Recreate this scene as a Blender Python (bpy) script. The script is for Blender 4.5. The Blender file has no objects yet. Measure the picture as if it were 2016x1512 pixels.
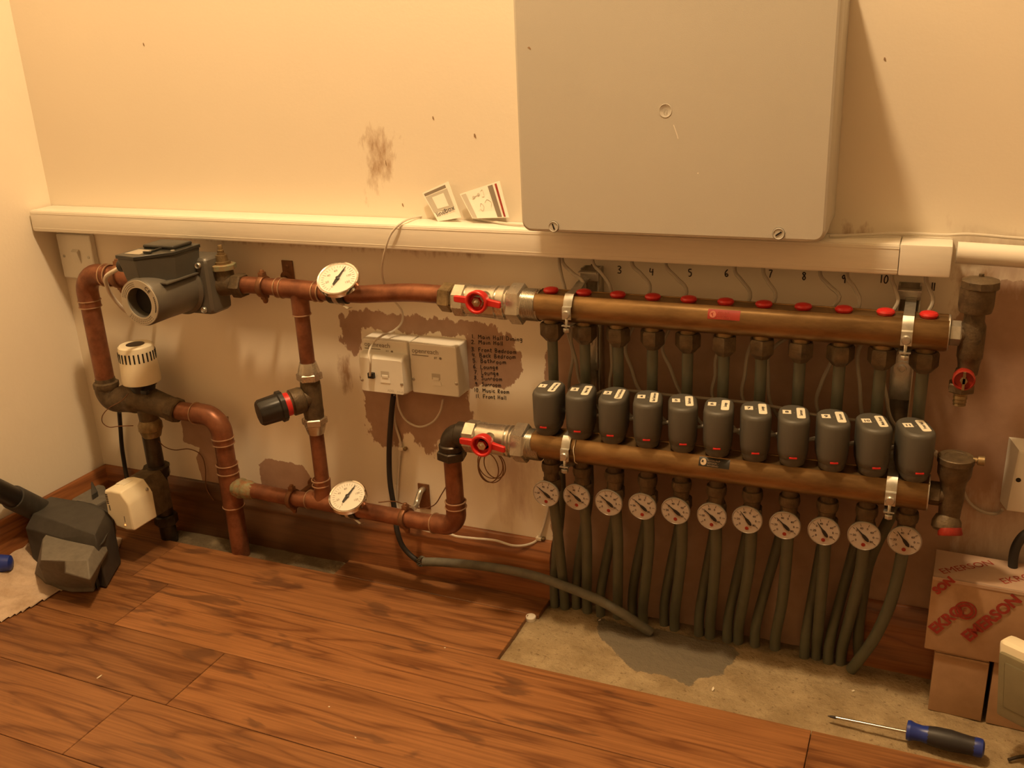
import bpy, bmesh, math, random
from mathutils import Vector, Matrix, noise
random.seed(7)
SC = bpy.context.scene
COL = SC.collection

# ------------------------------------------------------------------ camera
FPX, YAW, PITCH, ROLL = 1902.8, .423, .3497, -.0468
CAM = Vector((1.5343, -1.3317, .9103))
FW = Vector((-math.sin(YAW)*math.cos(PITCH), math.cos(YAW)*math.cos(PITCH), -math.sin(PITCH)))
R0 = Vector((math.cos(YAW), math.sin(YAW), 0)); U0 = R0.cross(FW)
RT = R0*math.cos(ROLL)+U0*math.sin(ROLL); UP = -R0*math.sin(ROLL)+U0*math.cos(ROLL)
cd = bpy.data.cameras.new('camera'); co = bpy.data.objects.new('camera', cd); COL.objects.link(co)
cd.sensor_width = 36; cd.lens = FPX/2016*36; cd.clip_start = .01
M3 = Matrix((RT, UP, -FW)).transposed()
co.matrix_world = Matrix.Translation(CAM) @ M3.to_4x4()
SC.camera = co

# ------------------------------------------------------------------ world, lamps, exposure
w = bpy.data.worlds.new('world'); SC.world = w; w.use_nodes = True
w.node_tree.nodes['Background'].inputs[0].default_value = (1, .72, .45, 1)
w.node_tree.nodes['Background'].inputs[1].default_value = .05
def lamp(name, loc, power, radius, color=(1, .70, .38)):
    l = bpy.data.lights.new(name, 'POINT'); l.energy = power; l.shadow_soft_size = radius; l.color = color
    o = bpy.data.objects.new(name, l); COL.objects.link(o); o.location = loc; return o
lamp('ceiling_bulb_light', (1.02, -.50, 2.12), 95, .06)
SC.view_settings.view_transform = 'Standard'; SC.view_settings.look = 'None'
SC.view_settings.exposure = 0; SC.view_settings.gamma = 1; SC.view_settings.use_curve_mapping = False

# ------------------------------------------------------------------ helpers
def ray(u, v): return FW+RT*((u-1008)/FPX)-UP*((v-756)/FPX)
def at(u, v, y=None, z=None, x=None):
    "photograph position -> point of the room on a plane at a known depth or height"
    d = ray(u, v)
    t = (y-CAM.y)/d.y if y is not None else (z-CAM.z)/d.z if z is not None else (x-CAM.x)/d.x
    return CAM+d*t
V = Vector
def frame_of(ax):
    ax = ax.normalized(); h = V((0, 0, 1)) if abs(ax.z) < .9 else V((1, 0, 0))
    a = h.cross(ax).normalized(); return a, ax.cross(a).normalized(), ax
def smooth_path(pts, sub=8, closed=False):
    pts = [V(p) for p in pts]; n = len(pts); out = []
    if n < 3: return pts
    rng = range(n if closed else n-1)
    for i in rng:
        p1, p2 = pts[i], pts[(i+1) % n]
        p0 = pts[(i-1) % n] if (closed or i > 0) else p1*2-p2
        p3 = pts[(i+2) % n] if (closed or i < n-2) else p2*2-p1
        for k in range(sub):
            t = k/sub
            out.append(.5*((2*p1)+(p2-p0)*t+(2*p0-5*p1+4*p2-p3)*t*t+(3*p1-3*p2+p3-p0)*t*t*t))
    if not closed: out.append(pts[-1])
    return out
def arc_path(pts, r, sub=8):
    "polyline with rounded corners of radius r"
    pts = [V(p) for p in pts]; out = [pts[0]]
    for i in range(1, len(pts)-1):
        a = (pts[i-1]-pts[i]).normalized(); b = (pts[i+1]-pts[i]).normalized()
        ang = a.angle(b); d = r/math.tan(ang/2)
        A = pts[i]+a*d; B = pts[i]+b*d; c = pts[i]+(a+b).normalized()*(r/math.sin(ang/2))
        for k in range(sub+1):
            t = k/sub; q = A.lerp(B, t)-c; out.append(c+q.normalized()*r)
    out.append(pts[-1]); return out
class MB:
    def __init__(s): s.v = []; s.f = []; s.m = []; s.k = 0
    def add(s, vs, fs, M=None):
        o = len(s.v); s.v += [(M @ V(p)) if M else V(p) for p in vs]
        s.f += [[i+o for i in f] for f in fs]; s.m += [s.k]*len(fs); return s
    def box(s, lo, hi, bev=0, seg=2, M=None):
        b = bmesh.new(); bmesh.ops.create_cube(b, size=1)
        c = (V(lo)+V(hi))/2; d = V(hi)-V(lo)
        for q in b.verts: q.co = V((q.co.x*d.x, q.co.y*d.y, q.co.z*d.z))+c
        if bev: bmesh.ops.bevel(b, geom=b.edges[:], offset=bev, segments=seg, profile=.6, affect='EDGES')
        b.verts.index_update()
        s.add([q.co.copy() for q in b.verts], [[q.index for q in f.verts] for f in b.faces], M); b.free(); return s
    def loft(s, rings, caps=True, closed=False):
        n = len(rings[0]); vs = [p for r in rings for p in r]; fs = []
        m = len(rings)
        for i in range(m if closed else m-1):
            a = i*n; b = ((i+1) % m)*n
            for j in range(n):
                k = (j+1) % n; fs.append([a+j, a+k, b+k, b+j])
        if caps and not closed: fs += [list(range(n))[::-1], [(m-1)*n+j for j in range(n)]]
        return s.add(vs, fs)
    def cyl(s, p0, p1, r0, r1=None, n=24):
        r1 = r0 if r1 is None else r1; p0 = V(p0); p1 = V(p1); a, b, ax = frame_of(p1-p0)
        R = lambda p, r: [p+(a*math.cos(t*2*math.pi/n)+b*math.sin(t*2*math.pi/n))*r for t in range(n)]
        return s.loft([R(p0, r0), R(p1, r1)])
    def lathe(s, p0, ax, prof, n=28, phase=0):
        "prof: (distance along the axis, radius)"
        p0 = V(p0); a, b, ax = frame_of(V(ax)); rings = []
        for h, r in prof:
            c = p0+ax*h; r = max(r, 1e-5)
            rings.append([c+(a*math.cos(phase+t*2*math.pi/n)+b*math.sin(phase+t*2*math.pi/n))*r for t in range(n)])
        return s.loft(rings)
    def annulus(s, p0, ax, prof, n=36):
        "closed ring profile, open middle"
        p0 = V(p0); a, b, ax = frame_of(V(ax))
        return s.loft([[p0+ax*h+(a*math.cos(t*2*math.pi/n)+b*math.sin(t*2*math.pi/n))*r for t in range(n)] for h, r in prof], closed=True)
    def hexnut(s, p0, p1, r, phase=0, n=6):
        p0 = V(p0); p1 = V(p1); L = (p1-p0).length
        a, b, ax = frame_of(p1-p0); rings = []
        for h, k in ((0, .9), (L*.12, 1), (L*.88, 1), (L, .9)):
            rings.append([p0+ax*h+(a*math.cos(phase+t*2*math.pi/n)+b*math.sin(phase+t*2*math.pi/n))*r*k for t in range(n)])
        return s.loft(rings)
    def tube(s, pts, r, n=12, sm=True, sub=8, closed=False):
        pts = smooth_path(pts, sub, closed) if sm else [V(p) for p in pts]
        m = len(pts); rings = []; prev = None
        for i, p in enumerate(pts):
            t = (pts[(i+1) % m]-pts[i-1]) if closed else (pts[min(i+1, m-1)]-pts[max(i-1, 0)])
            if t.length < 1e-9: t = V((0, 0, 1))
            t.normalize()
            if prev is None: a = frame_of(t)[0]
            else:
                a = prev-t*prev.dot(t)
                a = frame_of(t)[0] if a.length < 1e-6 else a.normalized()
            prev = a; b = t.cross(a); rr = r(i/(m-1)) if callable(r) else r
            rings.append([p+(a*math.cos(k*2*math.pi/n)+b*math.sin(k*2*math.pi/n))*rr for k in range(n)])
        return s.loft(rings, closed=closed)
    def prism(s, poly, vec):
        poly = [V(p) for p in poly]; vec = V(vec); n = len(poly)
        return s.add(poly+[p+vec for p in poly], [list(range(n))[::-1], [n+i for i in range(n)]]+[[i, (i+1) % n, n+(i+1) % n, n+i] for i in range(n)])
    def strip(s, pts, width, thick, wdir=(1, 0, 0)):
        "flat strap following a path, width along wdir"
        pts = [V(p) for p in pts]; wd = V(wdir).normalized(); rings = []
        for i, p in enumerate(pts):
            t = (pts[min(i+1, len(pts)-1)]-pts[max(i-1, 0)]).normalized(); nn = t.cross(wd).normalized()
            rings.append([p+wd*width/2+nn*thick/2, p-wd*width/2+nn*thick/2, p-wd*width/2-nn*thick/2, p+wd*width/2-nn*thick/2])
        return s.loft(rings)
    def build(s, name, mats, parent=None, sharp=35, bev=0):
        me = bpy.data.meshes.new(name); o0 = ORG.get(parent.name, V((0, 0, 0))) if parent else V((0, 0, 0))
        me.from_pydata([tuple(p-o0) for p in s.v], [], s.f)
        mats = mats if isinstance(mats, (list, tuple)) else [mats]
        for m in mats: me.materials.append(m)
        b = bmesh.new(); b.from_mesh(me); bmesh.ops.recalc_face_normals(b, faces=b.faces); b.to_mesh(me); b.free()
        me.set_sharp_from_angle(angle=math.radians(sharp))
        for p, k in zip(me.polygons, s.m): p.material_index = k; p.use_smooth = len(p.vertices) < 7
        o = bpy.data.objects.new(name, me); COL.objects.link(o)
        if parent: o.parent = parent; ORG[o.name] = o0
        if bev:
            md = o.modifiers.new('bevel', 'BEVEL'); md.width = bev; md.segments = 2; md.limit_method = 'ANGLE'; md.angle_limit = math.radians(40)
        return o
ORG = {}
def tag(o, label=None, cat=None, group=None, kind=None):
    if label: o['label'] = label
    if cat: o['category'] = cat
    if group: o['group'] = group
    if kind: o['kind'] = kind
    return o
def thing(name, label, cat, loc=(0, 0, 0), group=None):
    o = bpy.data.objects.new(name, None); COL.objects.link(o); o.location = loc; o.empty_display_size = .02
    ORG[o.name] = V(loc); return tag(o, label, cat, group)
def copy_tree(o, parent=None):
    c = o.copy(); COL.objects.link(c)
    if parent: c.parent = parent
    ORG[c.name] = ORG.get(o.name, V((0, 0, 0)))
    for ch in list(o.children): copy_tree(ch, c)
    return c
def text_mesh(mb, s, size, o, xd, yd, depth=.0004, align='LEFT', xs=1.0, bold=0):
    c = bpy.data.curves.new('t', 'FONT'); c.body = s; c.size = size; c.align_x = align; c.resolution_u = 3; c.offset = bold
    ob = bpy.data.objects.new('t', c); me = bpy.data.meshes.new_from_object(ob)
    xd = V(xd).normalized(); yd = V(yd).normalized(); zd = xd.cross(yd); o = V(o)
    vs = [o+xd*v.co.x*xs+yd*v.co.y+zd*depth for v in me.vertices]
    mb.add(vs, [list(p.vertices) for p in me.polygons])
    bpy.data.objects.remove(ob); bpy.data.curves.remove(c); bpy.data.meshes.remove(me); return mb

# ------------------------------------------------------------------ materials
def mat(name, col, rough=.5, metal=0, var=0, vscale=20, bump=0, bscale=200, spec=.5, col2=None, stretch=None, coat=0, rvar=0):
    m = bpy.data.materials.new(name); m.use_nodes = True; nt = m.node_tree; N = nt.nodes; L = nt.links
    b = N['Principled BSDF']; b.inputs['Roughness'].default_value = rough; b.inputs['Metallic'].default_value = metal
    b.inputs['Specular IOR Level'].default_value = spec; b.inputs['Coat Weight'].default_value = coat
    tc = N.new('ShaderNodeTexCoord'); mp = N.new('ShaderNodeMapping'); L.new(tc.outputs['Object'], mp.inputs[0])
    if stretch: mp.inputs['Scale'].default_value = stretch
    nz = N.new('ShaderNodeTexNoise'); nz.inputs['Scale'].default_value = vscale; nz.inputs['Detail'].default_value = 6
    nz.inputs['Roughness'].default_value = .65; L.new(mp.outputs[0], nz.inputs[0])
    mx = N.new('ShaderNodeMix'); mx.data_type = 'RGBA'
    c2 = col2 or tuple(c*(1-var) for c in col)
    mx.inputs[6].default_value = (*col, 1); mx.inputs[7].default_value = (*c2, 1)
    rp = N.new('ShaderNodeMapRange'); rp.inputs[1].default_value = .38; rp.inputs[2].default_value = .66
    L.new(nz.outputs[0], rp.inputs[0]); L.new(rp.outputs[0], mx.inputs[0])
    L.new(mx.outputs[2], b.inputs['Base Color'])
    if rvar:
        rr = N.new('ShaderNodeMapRange'); rr.inputs[3].default_value = rough-rvar; rr.inputs[4].default_value = rough+rvar
        L.new(nz.outputs[0], rr.inputs[0]); L.new(rr.outputs[0], b.inputs['Roughness'])
    if bump:
        n2 = N.new('ShaderNodeTexNoise'); n2.inputs['Scale'].default_value = bscale; n2.inputs['Detail'].default_value = 3
        L.new(tc.outputs['Object'], n2.inputs[0]); bp = N.new('ShaderNodeBump'); bp.inputs['Strength'].default_value = bump
        bp.inputs['Distance'].default_value = .001; L.new(n2.outputs[0], bp.inputs['Height']); L.new(bp.outputs[0], b.inputs['Normal'])
    return m
def nd(nt, t, **k):
    n = nt.nodes.new(t)
    for a, b in k.items():
        if a.startswith('i'): n.inputs[int(a[1:])].default_value = b
        else: setattr(n, a, b)
    return n
PAINT = (.86, .775, .635)
M = {}
M['white'] = mat('white_plastic', (.80, .77, .68), .35, var=.04)
M['trunk'] = mat('trunking_plastic', (.84, .79, .68), .3, var=.04, stretch=(1, 1, 12))
M['cream'] = mat('cream_plastic', (.86, .78, .58), .35, var=.05)
M['cab'] = mat('enclosure_plastic', (.56, .53, .46), .42, var=.03, vscale=6, bump=.15, bscale=900)
M['copper'] = mat('tarnished_copper', (.30, .120, .060), .40, .55, vscale=28, col2=(.165, .06, .03), rvar=.08)
M['copper_dark'] = mat('dull_dark_copper', (.26, .12, .055), .5, .6, vscale=30, col2=(.15, .07, .035))
M['solder'] = mat('solder', (.62, .42, .27), .35, .7, var=.3)
M['brass'] = mat('aged_brass', (.34, .25, .13), .45, .75, vscale=40, col2=(.17, .12, .06), rvar=.1)
M['bronze'] = mat('dirty_bronze_casting', (.15, .105, .056), .55, .45, vscale=60, col2=(.075, .052, .03), bump=.5, bscale=350)
M['bar'] = mat('brass_manifold', (.33, .205, .088), .36, .75, vscale=9, col2=(.17, .10, .04), stretch=(1, 4, 4), rvar=.08)
M['nickel'] = mat('nickel', (.66, .62, .54), .28, .9, vscale=40, col2=(.50, .46, .38), rvar=.06)
M['chrome'] = mat('chrome', (.80, .76, .70), .12, 1, var=.1)
M['zinc'] = mat('zinc_plated_steel', (.62, .60, .54), .35, .85, vscale=50, col2=(.42, .41, .36))
M['verdigris'] = mat('verdigris_fitting', (.24, .25, .14), .7, .3, vscale=90, col2=(.30, .14, .06), bump=.5, bscale=400)
M['black'] = mat('black_plastic', (.018, .016, .014), .4, var=.2)
M['rubber'] = mat('black_rubber', (.022, .018, .015), .6, var=.2)
M['iron'] = mat('dark_iron', (.07, .055, .04), .38, .6, vscale=50, col2=(.035, .028, .02))
M['act'] = mat('grey_actuator_plastic', (.085, .078, .063), .48, var=.06, bump=.15, bscale=1500)
M['pump'] = mat('grey_pump_paint', (.125, .112, .09), .38, .15, var=.12, vscale=15)
M['pumpbox'] = mat('dark_grey_plastic', (.07, .067, .055), .42, var=.1)
M['pumplid'] = mat('terminal_lid_grey', (.028, .027, .022), .32, var=.2)
M['silverlab'] = mat('silver_label', (.48, .43, .34), .4, .3, var=.1)
M['red'] = mat('red_plastic', (.62, .025, .02), .35, var=.1)
M['redcap'] = mat('red_cap_plastic', (.55, .02, .018), .35, var=.15)
M['redprint'] = mat('red_print', (.34, .035, .02), .7, var=.3, vscale=200)
M['redsticker'] = mat('red_sticker', (.38, .035, .02), .5, var=.2)
M['blacksticker'] = mat('black_sticker', (.02, .018, .014), .4)
M['stickertext'] = mat('sticker_text', (.55, .42, .28), .5)
M['stickertextr'] = mat('faded_red_text', (.50, .16, .10), .6)
M['face'] = mat('dial_face', (.80, .75, .66), .4, var=.04)
M['facelow'] = mat('small_dial_face', (.44, .37, .31), .35, var=.05)
M['darkred'] = mat('dark_red_plastic', (.30, .022, .012), .3, var=.3)
M['rim'] = mat('worn_gauge_rim', (.42, .38, .32), .3, .5, var=.2)
M['ink'] = mat('black_ink', (.03, .02, .018), .6)
M['greyink'] = mat('grey_ink', (.22, .18, .13), .6)
M['lightgrey'] = mat('light_grey_print', (.50, .46, .38), .6)
M['pipe'] = mat('grey_plastic_pipe', (.115, .118, .085), .5, var=.15, vscale=25, bump=.1, bscale=300)
M['gcable'] = mat('grey_cable_sheath', (.44, .39, .31), .5, var=.08)
M['wcable'] = mat('white_cable_sheath', (.66, .60, .50), .45, var=.06)
M['conduit'] = mat('dusty_grey_conduit', (.17, .16, .12), .7, vscale=30, col2=(.11, .105, .08))
M['label'] = mat('label_paper', (.82, .76, .60), .6)
M['card'] = mat('cardboard', (.40, .24, .13), .85, vscale=30, col2=(.34, .20, .105), bump=.1)
M['cardedge'] = mat('cardboard_edge', (.48, .31, .18), .85, var=.15, vscale=150)
M['tape'] = mat('parcel_tape', (.50, .35, .25), .35, var=.1)
M['vac'] = mat('dusty_grey_nozzle', (.058, .053, .045), .6, vscale=40, col2=(.040, .036, .031), bump=.3, bscale=900)
M['vaclight'] = mat('dust_covered_grey', (.17, .15, .12), .8, vscale=60, col2=(.13, .115, .09))
M['towel'] = mat('beige_towel', (.60, .46, .34), .95, vscale=25, col2=(.42, .30, .20), bump=1, bscale=500)
M['blue'] = mat('blue_plastic', (.02, .045, .30), .35, var=.2)
M['bluegrip'] = mat('black_grip', (.028, .026, .028), .5, var=.2)
M['steel'] = mat('tool_steel', (.62, .58, .52), .22, 1, var=.1)
M['paper'] = mat('paper', (.86, .80, .70), .7, var=.03)
M['panelgreen'] = mat('olive_grey_panel', (.22, .19, .11), .5, var=.2, vscale=15)
M['smear'] = mat('brown_scuff', (.34, .22, .12), .7, var=.2)
M['dark'] = mat('dark_recess', (.01, .008, .006), .8)
M['chip'] = mat('paint_flake', (.80, .72, .56), .7)
M['clip'] = mat('cable_clip_plastic', (.72, .64, .50), .4)
M['orange'] = mat('indicator_led', (1, .25, .08), .4)
M['orange'].node_tree.nodes['Principled BSDF'].inputs['Emission Color'].default_value = (1, .22, .05, 1)
M['orange'].node_tree.nodes['Principled BSDF'].inputs['Emission Strength'].default_value = 3

def wood(name, stain=True, swap=False, dirt=False, base=((.43, .185, .06), (.30, .115, .038)), boards=False, rough=.34):
    m = bpy.data.materials.new(name); m.use_nodes = True; nt = m.node_tree; L = nt.links; b = nt.nodes['Principled BSDF']
    tc = nd(nt, 'ShaderNodeTexCoord')
    if boards:
        a = nd(nt, 'ShaderNodeAttribute', attribute_name='board')
        sc = nd(nt, 'ShaderNodeVectorMath', operation='SCALE'); sc.inputs[3].default_value = 7.3; L.new(a.outputs['Vector'], sc.inputs[0])
        ad = nd(nt, 'ShaderNodeVectorMath', operation='ADD'); L.new(tc.outputs['Object'], ad.inputs[0]); L.new(sc.outputs[0], ad.inputs[1]); src = ad.outputs[0]
    elif swap:
        rt = nd(nt, 'ShaderNodeMapping'); rt.inputs['Rotation'].default_value = (0, 0, math.pi/2); L.new(tc.outputs['Object'], rt.inputs[0]); src = rt.outputs[0]
    else: src = tc.outputs['Object']
    # cathedral grain: distort, then stretched noise bands
    mp = nd(nt, 'ShaderNodeMapping'); mp.inputs['Scale'].default_value = (2.2, 15, 15); L.new(src, mp.inputs[0])
    n1 = nd(nt, 'ShaderNodeTexNoise'); n1.inputs['Scale'].default_value = 1.0; n1.inputs['Detail'].default_value = 2; L.new(mp.outputs[0], n1.inputs[0])
    ml = nd(nt, 'ShaderNodeMath', operation='MULTIPLY', i1=13.0); L.new(n1.outputs[0], ml.inputs[0])
    fr = nd(nt, 'ShaderNodeMath', operation='PINGPONG', i1=1.0); L.new(ml.outputs[0], fr.inputs[0])
    pw = nd(nt, 'ShaderNodeMath', operation='POWER', i1=3.2); L.new(fr.outputs[0], pw.inputs[0])
    mp2 = nd(nt, 'ShaderNodeMapping'); mp2.inputs['Scale'].default_value = (6, 260, 260); L.new(src, mp2.inputs[0])
    n2 = nd(nt, 'ShaderNodeTexNoise'); n2.inputs['Scale'].default_value = 1.0; n2.inputs['Detail'].default_value = 4; L.new(mp2.outputs[0], n2.inputs[0])
    mx = nd(nt, 'ShaderNodeMix', data_type='RGBA'); mx.inputs[6].default_value = (*base[0], 1); mx.inputs[7].default_value = (*base[1], 1)
    s1 = nd(nt, 'ShaderNodeMath', operation='MULTIPLY', i1=.75); L.new(pw.outputs[0], s1.inputs[0])
    s2 = nd(nt, 'ShaderNodeMapRange', i1=.35, i2=.75, i3=0, i4=.75); L.new(n2.outputs[0], s2.inputs[0])
    s3 = nd(nt, 'ShaderNodeMath', operation='ADD', use_clamp=True); L.new(s1.outputs[0], s3.inputs[0]); L.new(s2.outputs[0], s3.inputs[1]); L.new(s3.outputs[0], mx.inputs[0])
    out = mx.outputs[2]
    if boards:
        hs = nd(nt, 'ShaderNodeHueSaturation'); vr = nd(nt, 'ShaderNodeMapRange', i1=0, i2=1, i3=.62, i4=1.22)
        L.new(a.outputs['Fac'], vr.inputs[0]); L.new(vr.outputs[0], hs.inputs['Value']); L.new(out, hs.inputs['Color']); out = hs.outputs[0]
    if stain:
        mp3 = nd(nt, 'ShaderNodeMapping'); mp3.inputs['Scale'].default_value = (7, 30, 30); mp3.inputs['Location'].default_value = (.35, .2, 0); L.new(tc.outputs['Object'], mp3.inputs[0])
        n3 = nd(nt, 'ShaderNodeTexNoise'); n3.inputs['Scale'].default_value = 1.0; n3.inputs['Detail'].default_value = 3; n3.inputs['Distortion'].default_value = .6; L.new(mp3.outputs[0], n3.inputs[0])
        r3 = nd(nt, 'ShaderNodeMapRange', i1=.60, i2=.66, i3=0, i4=.62); L.new(n3.outputs[0], r3.inputs[0])
        m3 = nd(nt, 'ShaderNodeMix', data_type='RGBA'); m3.inputs[7].default_value = (.085, .038, .02, 1)
        L.new(r3.outputs[0], m3.inputs[0]); L.new(out, m3.inputs[6]); out = m3.outputs[2]
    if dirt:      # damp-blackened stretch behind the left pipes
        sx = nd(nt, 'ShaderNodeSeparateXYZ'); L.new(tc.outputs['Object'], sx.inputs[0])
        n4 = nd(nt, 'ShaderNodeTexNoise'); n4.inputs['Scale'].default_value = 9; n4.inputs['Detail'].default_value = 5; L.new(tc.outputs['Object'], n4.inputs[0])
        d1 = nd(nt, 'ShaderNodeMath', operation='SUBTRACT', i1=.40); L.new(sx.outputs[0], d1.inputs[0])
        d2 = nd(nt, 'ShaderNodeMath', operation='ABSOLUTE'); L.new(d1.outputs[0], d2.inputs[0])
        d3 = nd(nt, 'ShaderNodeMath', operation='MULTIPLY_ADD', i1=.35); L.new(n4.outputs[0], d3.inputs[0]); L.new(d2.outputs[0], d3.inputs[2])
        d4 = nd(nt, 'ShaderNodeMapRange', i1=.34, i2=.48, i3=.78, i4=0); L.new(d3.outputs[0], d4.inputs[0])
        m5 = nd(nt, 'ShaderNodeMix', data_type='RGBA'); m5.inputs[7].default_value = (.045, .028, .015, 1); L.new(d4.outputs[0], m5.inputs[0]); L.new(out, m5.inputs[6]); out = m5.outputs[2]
    L.new(out, b.inputs['Base Color']); b.inputs['Roughness'].default_value = rough
    bp = nd(nt, 'ShaderNodeBump'); bp.inputs['Strength'].default_value = .15; bp.inputs['Distance'].default_value = .0006; L.new(n2.outputs[0], bp.inputs['Height']); L.new(bp.outputs[0], b.inputs['Normal'])
    return m
M['floor'] = wood('oak_floorboards', boards=True, base=((.315, .140, .052), (.15, .058, .021)))
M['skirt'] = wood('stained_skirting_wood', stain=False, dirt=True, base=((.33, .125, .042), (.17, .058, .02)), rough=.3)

M['skirt_left'] = wood('stained_skirting_wood_left', stain=False, swap=True, base=((.33, .125, .042), (.17, .058, .02)), rough=.3)
def wall_material():
    m = bpy.data.materials.new('painted_plaster'); m.use_nodes = True; nt = m.node_tree; L = nt.links; b = nt.nodes['Principled BSDF']
    tc = nd(nt, 'ShaderNodeTexCoord')
    def att(n): return nd(nt, 'ShaderNodeAttribute', attribute_name=n).outputs['Fac']
    def noise_(sc, det=6, loc=(0, 0, 0), stretch=(1, 1, 1)):
        mp = nd(nt, 'ShaderNodeMapping'); mp.inputs['Location'].default_value = loc; mp.inputs['Scale'].default_value = stretch; L.new(tc.outputs['Object'], mp.inputs[0])
        n = nd(nt, 'ShaderNodeTexNoise'); n.inputs['Scale'].default_value = sc; n.inputs['Detail'].default_value = det; n.inputs['Roughness'].default_value = .62; L.new(mp.outputs[0], n.inputs[0]); return n.outputs[0]
    def thresh(a, nz, amp, lo, hi):
        s = nd(nt, 'ShaderNodeMath', operation='MULTIPLY_ADD', i1=amp); L.new(nz, s.inputs[0]); L.new(a, s.inputs[2])
        r = nd(nt, 'ShaderNodeMapRange', i1=lo, i2=hi); L.new(s.outputs[0], r.inputs[0]); return r.outputs[0]
    def mix(a, col, f, src2=None):
        x = nd(nt, 'ShaderNodeMix', data_type='RGBA')
        if isinstance(a, tuple): x.inputs[6].default_value = (*a, 1)
        else: L.new(a, x.inputs[6])
        if src2 is not None: L.new(src2, x.inputs[7])
        else: x.inputs[7].default_value = (*col, 1)
        L.new(f, x.inputs[0]); return x.outputs[2]
    nl = noise_(2.2, 3)
    paint = mix(PAINT, tuple(c*.93 for c in PAINT), nl)
    # bare plaster: pinkish brown skim, with paler rubbed zones
    pz = noise_(9, 5, (3, 1, 2)); rp = nd(nt, 'ShaderNodeMapRange', i1=.35, i2=.7); L.new(pz, rp.inputs[0])
    plaster = mix((.33, .205, .14), (.47, .31, .22), rp.outputs[0])
    # patch attribute: 1 inside, 0 outside, .5 on the edge
    f = thresh(att('patch'), noise_(55, 5, (1, 2, 3), (1, 1, .55)), .9, .93, .97)
    c = mix(paint, None, f, plaster)
    # dirty smudges
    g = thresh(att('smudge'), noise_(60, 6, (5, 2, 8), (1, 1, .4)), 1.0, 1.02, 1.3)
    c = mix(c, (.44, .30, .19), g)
    g2 = thresh(att('pale'), noise_(35, 6, (9, 2, 1), (1.4, 1, .4)), 1.0, 1.0, 1.35)
    c = mix(c, (.62, .50, .40), g2)
    L.new(c, b.inputs['Base Color']); b.inputs['Roughness'].default_value = .55; b.inputs['Specular IOR Level'].default_value = .35
    n = noise_(160, 3); bp = nd(nt, 'ShaderNodeBump'); bp.inputs['Strength'].default_value = .25; bp.inputs['Distance'].default_value = .0008; L.new(n, bp.inputs['Height']); L.new(bp.outputs[0], b.inputs['Normal'])
    return m
M['wall'] = wall_material()
M['paint'] = mat('cream_wall_paint', PAINT, .55, vscale=2.2, var=.06, bump=.25, bscale=160, spec=.35)
M['other'] = mat('room_paint', (.40, .34, .26), .8)

def concrete_material():
    m = bpy.data.materials.new('screed'); m.use_nodes = True; nt = m.node_tree; L = nt.links; b = nt.nodes['Principled BSDF']
    tc = nd(nt, 'ShaderNodeTexCoord'); at_ = nd(nt, 'ShaderNodeAttribute', attribute_name='mortar')
    def nz(sc, det=8): n = nd(nt, 'ShaderNodeTexNoise'); n.inputs['Scale'].default_value = sc; n.inputs['Detail'].default_value = det; n.inputs['Roughness'].default_value = .65; L.new(tc.outputs['Object'], n.inputs[0]); return n.outputs[0]
    a = nz(16); r = nd(nt, 'ShaderNodeMapRange', i1=.38, i2=.62); L.new(a, r.inputs[0])
    x = nd(nt, 'ShaderNodeMix', data_type='RGBA'); x.inputs[6].default_value = (.47, .36, .21, 1); x.inputs[7].default_value = (.33, .24, .13, 1); L.new(r.outputs[0], x.inputs[0])
    f = nz(130, 4); r2 = nd(nt, 'ShaderNodeMapRange', i1=.58, i2=.70, i3=0, i4=.7); L.new(f, r2.inputs[0])
    x2 = nd(nt, 'ShaderNodeMix', data_type='RGBA'); x2.inputs[7].default_value = (.16, .10, .05, 1); L.new(x.outputs[2], x2.inputs[6]); L.new(r2.outputs[0], x2.inputs[0])
    e = nz(70, 5); s = nd(nt, 'ShaderNodeMath', operation='MULTIPLY_ADD', i1=.7); L.new(e, s.inputs[0]); L.new(at_.outputs['Fac'], s.inputs[2])
    r3 = nd(nt, 'ShaderNodeMapRange', i1=.82, i2=.88); L.new(s.outputs[0], r3.inputs[0])
    x3 = nd(nt, 'ShaderNodeMix', data_type='RGBA'); x3.inputs[7].default_value = (.205, .17, .12, 1); L.new(x2.outputs[2], x3.inputs[6]); L.new(r3.outputs[0], x3.inputs[0])
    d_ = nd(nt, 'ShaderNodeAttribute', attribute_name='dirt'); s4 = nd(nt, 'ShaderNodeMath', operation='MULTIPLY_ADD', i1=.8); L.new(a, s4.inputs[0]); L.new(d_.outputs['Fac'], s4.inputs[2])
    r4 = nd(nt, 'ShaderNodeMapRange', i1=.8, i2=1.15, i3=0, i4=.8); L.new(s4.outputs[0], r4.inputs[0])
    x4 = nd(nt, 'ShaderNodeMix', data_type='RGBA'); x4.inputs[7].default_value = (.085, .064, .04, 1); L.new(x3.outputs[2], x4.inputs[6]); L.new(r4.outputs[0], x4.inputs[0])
    L.new(x4.outputs[2], b.inputs['Base Color']); b.inputs['Roughness'].default_value = .92; b.inputs['Specular IOR Level'].default_value = .2
    h = nz(90, 8); bp = nd(nt, 'ShaderNodeBump'); bp.inputs['Strength'].default_value = 1; bp.inputs['Distance'].default_value = .006; L.new(h, bp.inputs['Height']); L.new(bp.outputs[0], b.inputs['Normal'])
    return m
M['screed'] = concrete_material()

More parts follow.
